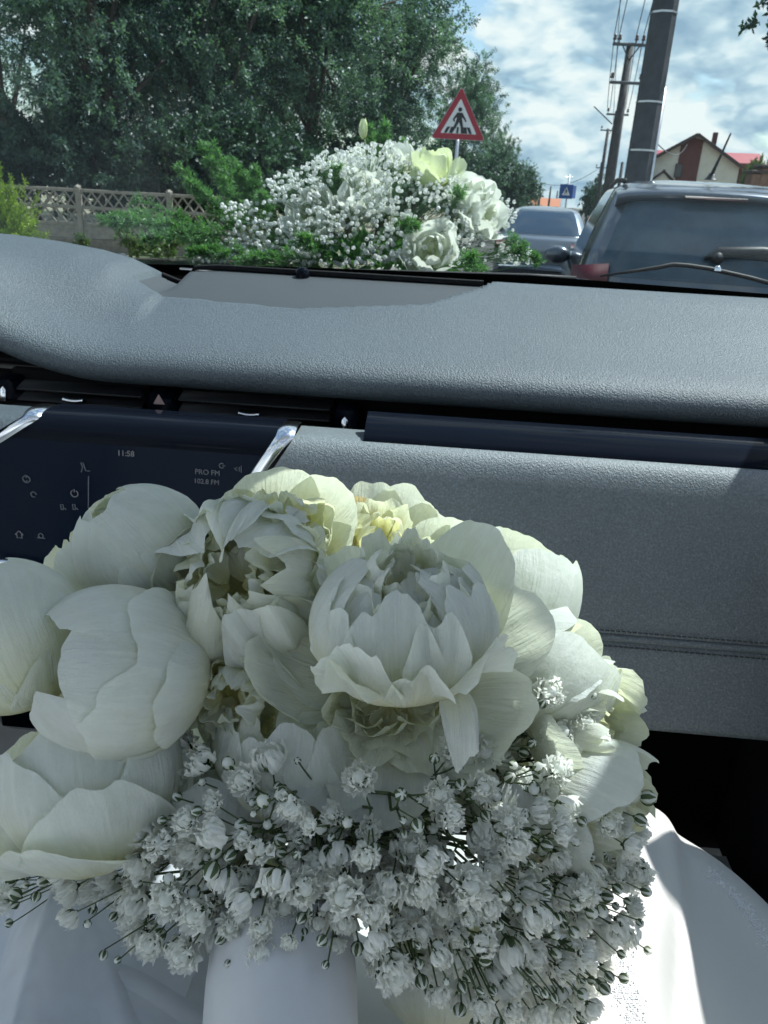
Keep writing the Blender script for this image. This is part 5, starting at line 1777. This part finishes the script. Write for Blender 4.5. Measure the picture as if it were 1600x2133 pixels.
# florets that can be told apart in the photograph
named = [(558, 1575, 1, 36), (415, 1582, 1, 33), (747, 1618, 1, 36), (500, 1625, 1, 34), (475, 1590, 0, 15), (548, 1668, 0, 17), (585, 1655, 0, 16), (620, 1585, 0, 8), (155, 1690, 0, 14), (313, 1625, 0, 16), (380, 1710, 1, 30), (600, 1690, 1, 30), (640, 1720, 1, 20),
         (440, 1735, 1, 34), (333, 1760, 1, 30), (410, 1690, 0, 12), (905, 1580, 0, 12), (945, 1560, 1, 32), (1235, 1448, 0, 9), (1150, 1440, 1, 32), (1130, 1465, 0, 11), (1228, 1505, 1, 26), (1165, 1600, 1, 30), (960, 1635, 0, 14), (835, 1655, 0, 15), (915, 1655, 1, 30),
         (1010, 1640, 1, 30), (950, 1700, 1, 30), (1060, 1710, 1, 30), (1315, 1630, 0, 16), (1350, 1662, 0, 17), (1335, 1708, 0, 14), (1325, 1765, 1, 28), (712, 1870, 1, 44), (400, 1910, 1, 36), (500, 1885, 1, 32), (545, 1935, 1, 28), (440, 1815, 0, 20), (575, 1840, 1, 34),
         (310, 1975, 1, 30), (372, 1995, 1, 34), (345, 1875, 1, 40), (140, 1915, 1, 22), (215, 1990, 0, 10), (245, 2000, 0, 8), (18, 1923, 0, 9), (75, 1868, 0, 11), (182, 1925, 0, 9), (545, 2000, 1, 36), (615, 2055, 1, 20), (475, 2008, 0, 9), (678, 2010, 0, 9), (670, 1960, 0, 13), (600, 1965, 1, 18),
         (780, 1905, 1, 34), (830, 2040, 1, 38), (785, 1970, 1, 30), (1010, 1960, 1, 28), (1270, 2035, 0, 11), (1300, 2038, 0, 11), (1350, 1980, 0, 9), (1333, 1923, 0, 9), (1155, 2080, 0, 10), (1135, 2070, 0, 9), (1118, 2065, 0, 8), (1260, 2060, 0, 13), (1215, 2072, 0, 13), (1238, 2110, 1, 24),
         (1005, 2105, 1, 26), (1000, 2065, 0, 9), (1215, 2045, 0, 7), (920, 2000, 1, 22), (985, 1850, 1, 42), (1080, 1770, 1, 34), (1180, 1730, 1, 30), (1120, 1920, 1, 34), (1220, 1860, 1, 30), (1300, 1950, 1, 32), (1230, 1990, 1, 28), (900, 1800, 1, 32), (760, 1790, 1, 28), (870, 1720, 0, 16), (1010, 2000, 0, 14), (1040, 2135, 0, 14)]
for x, y, k, r_ in named:
    pts.append((x, y, 0.0))
    kinds.append((k, r_))
tries = 0
P2 = np.array([(p[0], p[1]) for p in pts], float)
R2 = np.array([k[1] for k in kinds], float)
layer_n = (185, 170, 140)
for lay in range(3):
    cnt = 0
    P2l = P2 if lay == 0 else np.zeros((0, 2))
    R2l = R2 if lay == 0 else np.zeros(0)
    P2l, R2l = list(map(tuple, P2l)), list(R2l)
    for _ in range(9000):
        if cnt >= layer_n[lay]:
            break
        x, y = rng.uniform(-40, 1370), rng.uniform(1480, 2150)
        if not in_poly(x, y, GP):
            continue
        isb = rng.random() < .46
        r0 = rng.uniform(8, 15) if isb else rng.uniform(22, 40)
        if lay == 0 and any((x - a) ** 2 + (y - b_) ** 2 < ((r0 + c) * .72) ** 2 for (a, b_), c in zip(P2l, R2l)):
            continue
        if lay > 0 and any((x - a) ** 2 + (y - b_) ** 2 < ((r0 + c) * .60) ** 2 for (a, b_), c in zip(P2l, R2l)):
            continue
        P2l.append((x, y))
        R2l.append(r0)
        pts.append((x, y, .010 + .022 * lay + rng.uniform(-.008, .012)))
        kinds.append((0 if isb else 1, r0))
        cnt += 1
pts = np.array(pts)
W3 = np.array([pp(x, y, float(gdepth(x, y)) + dd) for x, y, dd in pts])
# sprays: each takes the florets nearest to its tip
ns = 62
cen = W3[rng.choice(len(W3), ns, replace=False)]
for _ in range(6):
    own_ = np.argmin(((W3[:, None] - cen[None]) ** 2).sum(-1), 1)
    for k in range(ns):
        if (own_ == k).any():
            cen[k] = W3[own_ == k].mean(0)
nfl = nbd = 0
for k in range(ns):
    ids = np.where(own_ == k)[0]
    if not len(ids):
        continue
    b = MB()
    c = cen[k]
    fork = c * .62 + core * .38 + off(0, .004, -.012) + rng.normal(size=3) * .004
    q = np.linspace(0, 1, 7)[:, None]
    st0 = core + (rng.normal(size=3) * np.array([.022, .022, .012]))
    mid = (st0 + fork) / 2 + off(0, .012, .0)
    pb = (1 - q) ** 2 * st0 + 2 * q * (1 - q) * mid + q * q * fork
    b.tube(pb - BB, np.linspace(.0014, .0010, 7), 6, a=.35 + rng.normal() * .12)
    # two or three side forks
    nf = 1 if len(ids) < 4 else (2 if len(ids) < 8 else 3)
    sub = np.array_split(ids[np.argsort(np.dot(W3[ids] - c, IX + .3 * IU))], nf)
    items = []
    for g in sub:
        gc = W3[g].mean(0)
        tip = fork * .45 + gc * .55 + off(0, 0, -.006) + rng.normal(size=3) * .002
        b.tube(np.stack([fork, (fork + tip) / 2 + rng.normal(size=3) * .003, tip]) - BB, [.0010, .00085, .0008], 5, a=.3 + rng.normal() * .12)
        b.lathe([(0, -.001), (.0016, 0), (0, .0012)], 6, tuple(tip - BB), a=.3)
        for i in g:
            isf, rp = kinds[i]
            d = W3[i] - tip
            ln = np.linalg.norm(d)
            rad = rp * (float(gdepth(*pts[i][:2])) + pts[i][2]) / 1600
            face = d / ln + rng.normal(size=3) * .35 + off(0, .10, .50 if isf else .15)
            face /= np.linalg.norm(face)
            base = W3[i] - face * rad * (.75 if isf else 1.15)
            m_ = (tip + base) / 2 - face * rad * .5 + off(0, -.0015, 0)
            q5 = np.linspace(0, 1, 5)[:, None]
            b.tube(((1 - q5) ** 2 * tip + 2 * q5 * (1 - q5) * m_ + q5 * q5 * base) - BB, np.linspace(.0006, .00045, 5), 4, cap=False, a=.45 + rng.normal() * .2)
            items.append((isf, i, rad, face))
    sp_o = b.build('babys_breath_spray', M['stem'], bq)
    for isf, i, rad, face in items:
        me = FL[int(rng.integers(len(FL))) if rng.random() < .5 else int(rng.integers(5))] if isf else BUD[int(rng.integers(4))]
        o = place('floret' if isf else 'bud', me, sp_o, tuple(W3[i] - BB))
        qn = Vector(face).to_track_quat('Z', 'Y') @ Quaternion((0, 0, 1), rng.uniform(0, 6.28))
        o.rotation_mode = 'QUATERNION'
        o.rotation_quaternion = qn
        o.scale = (rad * (1.08 if isf else 1.0),) * 3
        nfl += isf
        nbd += 1 - isf
print('florets', nfl, 'buds', nbd)

# ================================================================ the dress
def dress_mat():
    m, t = mat('dress_satin')
    tcn = t.add('ShaderNodeTexCoord')
    wv = t.add('ShaderNodeTexWave', {'Vector': tcn.outputs['Object'], 'Scale': 420, 'Distortion': 1.5, 'Detail': 1.0})
    n = t.add('ShaderNodeTexNoise', {'Vector': tcn.outputs['Object'], 'Scale': 14, 'Detail': 4})
    h = t.math('ADD', t.math('MULTIPLY', wv.outputs[1], .25), n)
    bp = t.add('ShaderNodeBump', {'Height': h, 'Strength': .25, 'Distance': .0008})
    p = t.add('ShaderNodeBsdfPrincipled', {'Base Color': (.60, .61, .59), 'Roughness': .46, 'Specular IOR Level': .4, 'Sheen Weight': .15, 'Normal': bp.outputs[0]})
    tr = t.add('ShaderNodeBsdfTranslucent', {'Color': (.72, .76, .76)})
    t.add('ShaderNodeOutputMaterial', {0: t.add('ShaderNodeMixShader', {0: .15, 1: p, 2: tr})})
    return m


def tulle_mat():
    m, t = mat('tulle')
    tcn = t.add('ShaderNodeTexCoord')
    v = t.add('ShaderNodeTexNoise', {'Vector': tcn.outputs['Object'], 'Scale': 30})
    hole = t.ramp(v, [(.3, .66), (.7, .82)])
    p = t.add('ShaderNodeBsdfDiffuse', {'Color': (.86, .88, .90)})
    tl = t.add('ShaderNodeBsdfTranslucent', {'Color': (.80, .83, .87)})
    d = t.add('ShaderNodeMixShader', {0: .4, 1: p, 2: tl})
    tp = t.add('ShaderNodeBsdfTransparent', {})
    t.add('ShaderNodeOutputMaterial', {0: t.add('ShaderNodeMixShader', {0: hole, 1: tp, 2: d})})
    return m


M['dress'] = dress_mat()
M['tulle'] = tulle_mat()
M['bead'] = simple('lace_bead', (.80, .82, .84), .5, spec=.4)
dress = thing('wedding_dress', 'white satin wedding dress skirt spread over the lap under the bouquet, tulle at the left', 'dress', (0, 0, 0), CY)


def dz(s, F):
    e = (np.abs((s + .01) / .375) ** 3.2 + np.abs(np.clip(F, 0, 9) / .64) ** 3.2) ** (1 / 3.2)
    z = 1.035 - .035 * e ** 2 - .95 * np.clip(e - .93, 0, 9) ** 1.45
    z += .018 * np.exp(-((s - .15) / .085) ** 2) + .018 * np.exp(-((s + .16) / .085) ** 2) - .015 * np.exp(-(s / .06) ** 2)
    # soft folds fanning out from the waist
    a = np.arctan2(s, F + .25)
    r_ = np.hypot(s, F + .25)
    fold = .0055 * np.sin(a * 26 + 3 * np.sin(r_ * 9)) + .0035 * np.sin(a * 47 + 2 + 4 * np.sin(r_ * 6))
    z += fold * smooth(r_, .3, .75)
    # one sharper fold line at the right
    k = s - (.235 - .28 * (F - .52) ** 2 - .22 * (.52 - F))
    z += .006 * np.exp(-(k / .010) ** 2) - .008 * smooth(k, -.004, .012) * smooth(-k, -.09, -.02)
    return z


sg_, Fg_ = np.meshgrid(np.linspace(-.62, .50, 240), np.linspace(-.16, .90, 220))
Zg_ = np.maximum(dz(sg_, Fg_), .62)
MB().grid(np.stack([sg_, Fg_, Zg_], -1)).build('skirt', M['dress'], dress)
# bodice, unseen, put in to bounce light onto the bouquet
V = []
for u in np.linspace(0, 1, 20):
    a = np.linspace(0, 2 * math.pi, 40)
    V.append(np.stack([.01 + (.19 - .05 * math.sin(math.pi * u * .9)) * np.cos(a), -.20 - .06 * u + (.115 + .03 * math.sin(2.6 * u)) * np.sin(a), np.full(40, .97 + .46 * u)], 1))
MB().grid(np.array(V)).build('added_bodice', simple('bodice_bounce_white', (.84, .85, .86), .6), dress)
# crumpled tulle at the left
for lay in range(3):
    r_ = np.random.default_rng(90 + lay)
    sg_, Fg_ = np.meshgrid(np.linspace(-.46, -.055 - .03 * lay, 120), np.linspace(.10, .56 - .03 * lay, 120))
    Z = dz(sg_, Fg_) + .010 + .010 * lay
    for _ in range(14):
        d = r_.uniform(0, math.pi)
        p_ = sg_ * math.cos(d) + Fg_ * math.sin(d)
        c_ = r_.uniform(-.4, .5)
        w_ = r_.uniform(.008, .035)
        t_ = sg_ * -math.sin(d) + Fg_ * math.cos(d)
        Z += r_.uniform(.008, .030) * np.exp(-np.abs((p_ - c_ + .05 * np.sin(t_ * 12 + _)) / w_) ** 1.3)
    MB().grid(np.stack([sg_, Fg_, Z], -1)).build('tulle_layer', M['tulle'], dress)


def on_dress(x, y):
    r0 = ray(x, y)
    t_ = .3
    for _ in range(400):
        p = carc(CAM + r0 * t_)
        if p[2] <= float(dz(p[0], p[1])):
            break
        t_ += .0015
    return p


b = MB()
r_ = np.random.default_rng(4)
octa = np.array([[1, 0, 0], [-1, 0, 0], [0, 1, 0], [0, -1, 0], [0, 0, 1], [0, 0, -1]], float)
of = np.array([[0, 2, 4], [2, 1, 4], [1, 3, 4], [3, 0, 4], [2, 0, 5], [1, 2, 5], [3, 1, 5], [0, 3, 5]])
for line, wd, n in (([(1475, 1815), (1530, 1865), (1580, 1930), (1640, 2040)], 13, 750), ([(1290, 1985), (1290, 2060), (1320, 2100), (1330, 2180)], 26, 650), ([(1325, 1850), (1300, 1960)], 16, 200)):
    L = np.array(line, float)
    for _ in range(n):
        u = r_.uniform(0, len(L) - 1.001)
        k = int(u)
        q = L[k] + (L[k + 1] - L[k]) * (u - k) + r_.normal(size=2) * wd * .5
        p = on_dress(*q)
        b.add(octa * r_.uniform(.0004, .0010) + np.array(p) + np.array([0, 0, .001]), of)
tag(b.build('lace_trim', M['bead'], dress), kind='stuff')

# ================================================================ flowers on the bonnet
HF = 1.95


def hp_(x, y, dF=0.0):
    c = cF(x, y, HF + dF)
    return CR * c[0] + CF * c[1] + np.array([0, 0, c[2]])


HB = hp_(745, 556, .05)
hood_f = thing('bonnet_flower_arrangement', 'mound of white roses, baby\'s breath and feathery fern lying on the black bonnet', 'flower arrangement', tuple(HB))


def rose(x, y, dF, R_, axis, label, m, openness=1.0):
    f = Flower(hood_f, 'rose', hp_(x, y, dF), label, m, .5, R_, axis, True)
    r_ = np.random.default_rng(nx())
    n = 13
    for k in range(n):
        q = k / (n - 1)
        f.petal((0, 0, 0), np.asarray(axis) + r_.normal(size=3) * .06, m, R_=R_ * (.42 + .62 * q), az=k * 137.5, w=.75 + .1 * q, th0=8, th1=(150 - 52 * q * openness) + r_.uniform(-8, 8), ruf=.05 + .06 * q, freq=2.6, jag=.03, notch=.05,
                tipcurl=.25 * q, nu=12, nv=11, seed=nx())
    return f


rose(905, 338, -.05, .058, vdir(.1, .8, .6), 'green tinted rose at the top right, lit through', M['rose_green'])
rose(985, 400, -.08, .056, vdir(.3, .5, .9), 'white rose at the upper right of the mound', M['rose'])
rose(1015, 445, -.10, .062, vdir(.6, .2, .8), 'large white rose at the right end of the mound', M['rose'])
rose(898, 520, -.22, .062, vdir(.0, .15, 1), 'white rose lowest at the front, right of the middle', M['rose'])
rose(735, 345, -.02, .060, vdir(-.1, .8, .6), 'white rose at the top behind the sprays', M['rose'])
rose(765, 405, -.12, .062, vdir(.0, .4, 1), 'white rose in the middle of the mound', M['rose'])
rose(648, 445, -.14, .062, vdir(-.2, .2, 1), 'white rose left of the middle', M['rose'])
rose(835, 318, .02, .045, vdir(.0, .9, .5), 'white rose at the very top of the mound', M['rose'])
# the lone bud on top
bd = bd_ = Flower(hood_f, 'rose_bud', hp_(757, 272, 0), 'single greenish rose bud standing above the mound', M['rose_green'], .6, .011, vdir(-.25, 1, .1), True)
for k in range(5):
    bd.petal((0, 0, 0), vdir(-.25, 1, .1), M['rose_green'], R_=.013 + .0008 * k, az=k * 140, w=1.2, th0=8, th1=158, ruf=.03, flare=.35, nu=10, nv=9, seed=nx())
bd.o.scale = (.55, .55, 1.25)
a_ = hp_(757, 280, 0)
b_ = hp_(775, 420, .02)
MB().tube(np.stack([b_, (a_ + b_) / 2 + IX * .004, a_]) - HB, .0022, 6, a=.6).build('bud_stem', M['stem'], hood_f)

# feathery fern shoots


def fern(x0, y0, x1, y1, dF0, dF1, bend, n, nl, r0=.020, name='fern_shoot'):
    a, c = hp_(x0, y0, dF0), hp_(x1, y1, dF1)
    m_ = (a + c) / 2 + np.asarray(bend)
    q = np.linspace(0, 1, 10)[:, None]
    P = (1 - q) ** 2 * a + 2 * q * (1 - q) * m_ + q * q * c
    b = MB().tube(P - HB, np.linspace(.0022, .0007, 10), 5, a=.3)
    # side twigs with needles
    L = np.linalg.norm(np.diff(P, axis=0), axis=1).sum()
    tg = np.gradient(P, axis=0)
    bases, dirs, tone = [], [], []
    for k in range(n):
        u = rng.uniform(.10, 1.0) * 9
        i = min(int(u), 8)
        p = P[i] + (P[i + 1] - P[i]) * (u - i)
        t_ = tg[i] / np.linalg.norm(tg[i])
        rd = np.cross(t_, rng.normal(size=3))
        rd /= np.linalg.norm(rd)
        d = t_ * .75 + rd * .75
        d /= np.linalg.norm(d)
        ln = L * .13 * (1.15 - u / 9) * rng.uniform(.5, 1.1) + .012
        b.tube(np.stack([p, p + d * ln]) - HB, [.0008, .0003], 3, cap=False, a=.4)
        v = rng.uniform(0, 1, nl)
        bases.append(p + d * ln * v[:, None])
        nd = d * .8 + rng.normal(size=(nl, 3)) * .75
        dirs.append(nd)
        tone.append(np.clip(.35 + .35 * v + rng.normal(size=nl) * .12 + rng.normal() * .1, 0, 1))
    bases, dirs, tone = np.concatenate(bases), np.concatenate(dirs), np.concatenate(tone)
    leaf_quads(bases - HB, dirs, rng.uniform(.009, .016, len(bases)), .0020, tone, b)
    return b.build(name, M['fern'], hood_f)


ferns = [(500, 520, 215, 462, .0, -.1, (0, 0, .035), 75), (520, 500, 300, 500, -.1, -.2, (0, 0, .03), 60), (540, 500, 440, 300, .0, .05, (-.03, 0, .02), 80), (520, 500, 395, 380, -.02, -.05, (-.03, 0, .03), 70), (560, 480, 530, 350, .02, .05, (-.01, 0, .02), 55), (470, 520, 225, 455, .05, -.05, (0, 0, .03), 60), (480, 510, 285, 415, .08, .0, (0, 0, .01), 55), (500, 500, 375, 350, .1, .08, (-.02, 0, .02), 70), (520, 490, 425, 305, .12, .12, (-.02, 0, .02), 80), (545, 480, 480, 330, .12, .15, (0, 0, .02), 60),
         (560, 470, 510, 365, .1, .15, (0, 0, .02), 50), (470, 525, 330, 470, -.05, -.12, (0, 0, .02), 55), (450, 535, 260, 440, .0, .05, (0, 0, .03), 40), (560, 530, 400, 530, -.2, -.28, (0, 0, .01), 50), (650, 540, 500, 545, -.25, -.3, (0, 0, .01), 45),
         (700, 540, 620, 500, -.2, -.3, (0, 0, .02), 40), (800, 400, 800, 262, .05, .08, (0, 0, .02), 60), (790, 400, 770, 268, .08, .12, (0, 0, .0), 45), (820, 420, 845, 300, .05, .08, (0, 0, .02), 40), (1050, 530, 1120, 545, -.1, -.18, (0, 0, .02), 22),
         (1040, 510, 1090, 515, -.05, -.12, (0, 0, .02), 22), (960, 540, 1000, 565, -.25, -.4, (0, 0, .02), 30), (800, 500, 860, 470, -.1, -.25, (0, 0, .02), 40), (690, 430, 700, 350, -.02, -.12, (0, 0, .02), 35), (560, 450, 545, 410, .0, -.1, (0, 0, .02), 35), (930, 480, 960, 390, -.05, -.18, (0, 0, .02), 30)]
for fx_ in ferns:
    fern(*fx_, 30)
# leafy base
b = MB()
nl = 420
P = rng.normal(size=(nl, 3))
P /= np.linalg.norm(P, axis=1)[:, None]
P = P * np.array([.28, .13, .07]) * rng.uniform(.5, 1, (nl, 1))
P[:, 2] = np.abs(P[:, 2])
leaf_quads(P @ np.stack([CR, CF, _z]) + np.array([0, 0, .0]), P @ np.stack([CR, CF, _z]) + rng.normal(size=(nl, 3)) * .08, .05, .018, rng.uniform(0, .6, nl), b)
tag(b.build('foliage_base', M['fern'], hood_f, False), kind='stuff')
# tiny florets of its baby's breath
r_ = np.random.default_rng(33)
bb_ = MB()
for k in range(7):
    G_, _ = petal_grid(1.0, k * 137.5, .75, 15, 150 - 9 * k, .0, .12, 3, 4, 4, .08, .1, seed=300 + k)
    bb_.grid(G_, a=.5 + .07 * k)
TF = bb_.mesh('floret', M['floret_far'])
HPOLY = [(400, 545), (410, 500), (455, 480), (460, 425), (500, 420), (545, 420), (550, 370), (600, 350), (650, 330), (700, 300), (760, 295), (790, 300), (835, 283), (870, 300), (905, 310), (950, 350), (1000, 370), (1045, 410), (1075, 420), (1085, 470), (1080, 500), (1110, 530), (1130, 550), (1000, 548), (860, 550), (700, 553), (550, 548)]
fl = []
for _ in range(40000):
    if len(fl) >= 1750:
        break
    x, y = r_.uniform(395, 1135), r_.uniform(280, 553)
    if not in_poly(x, y, HPOLY):
        continue
    # clustered
    if math.sin(x * .041 + 1.3 * math.sin(y * .05)) + math.sin(y * .055 + x * .02) + r_.normal() * .9 < -.75:
        continue
    if (x - 905) ** 2 + (y - 335) ** 2 < 38 ** 2 and r_.random() < .85:
        continue
    if (x - 898) ** 2 + (y - 518) ** 2 < 48 ** 2 and r_.random() < .9:
        continue
    if (x - 1015) ** 2 + (y - 435) ** 2 < 42 ** 2 and r_.random() < .7:
        continue
    e = min(1.0, math.hypot((x - 745) / 350, (y - 550) / 265))
    dF = -.32 * math.sqrt(max(0, 1 - e * e)) * (.75 + .25 * (y - 280) / 270) + r_.uniform(-.03, .07) + .06
    fl.append((hp_(x, y, dF), r_.uniform(.0032, .0058)))
fl.sort(key=lambda t: -t[1] + .02 * (np.dot(t[0], CF)))
rest = MB()
co = np.empty(len(TF.vertices) * 3)
TF.vertices.foreach_get('co', co)
co = co.reshape(-1, 3)
qq = np.array([list(p.vertices) for p in TF.polygons])
stm = MB()
ctr = hp_(745, 545, .02)
for k, (p, rad) in enumerate(fl):
    d = p - ctr
    d = d / np.linalg.norm(d) + r_.normal(size=3) * .5 + np.array([0, 0, .3])
    d /= np.linalg.norm(d)
    if k < 280:
        o = place('floret', TF, hood_f, tuple(p - HB))
        o.rotation_mode = 'QUATERNION'
        o.rotation_quaternion = Vector(d).to_track_quat('Z', 'Y')
        o.scale = (rad,) * 3
    else:
        rest.add((co * rad) @ basis(d).T + p - HB, qq, a=r_.uniform(.4, 1))
    s_ = p - d * rad
    e_ = p + (ctr - p) * r_.uniform(.12, .35) + r_.normal(size=3) * .012
    stm.tube(np.stack([s_, (s_ + e_) / 2 + r_.normal(size=3) * .004, e_]) - HB, .00055, 3, cap=False, a=r_.uniform(.3, 1))
tag(rest.build('floret_mass', M['floret_far'], hood_f), kind='stuff')
tag(stm.build('spray_stems', M['fern'], hood_f), kind='stuff')
print('objects', len(bpy.data.objects), 'tris', sum(len(m.polygons) for m in bpy.data.meshes))
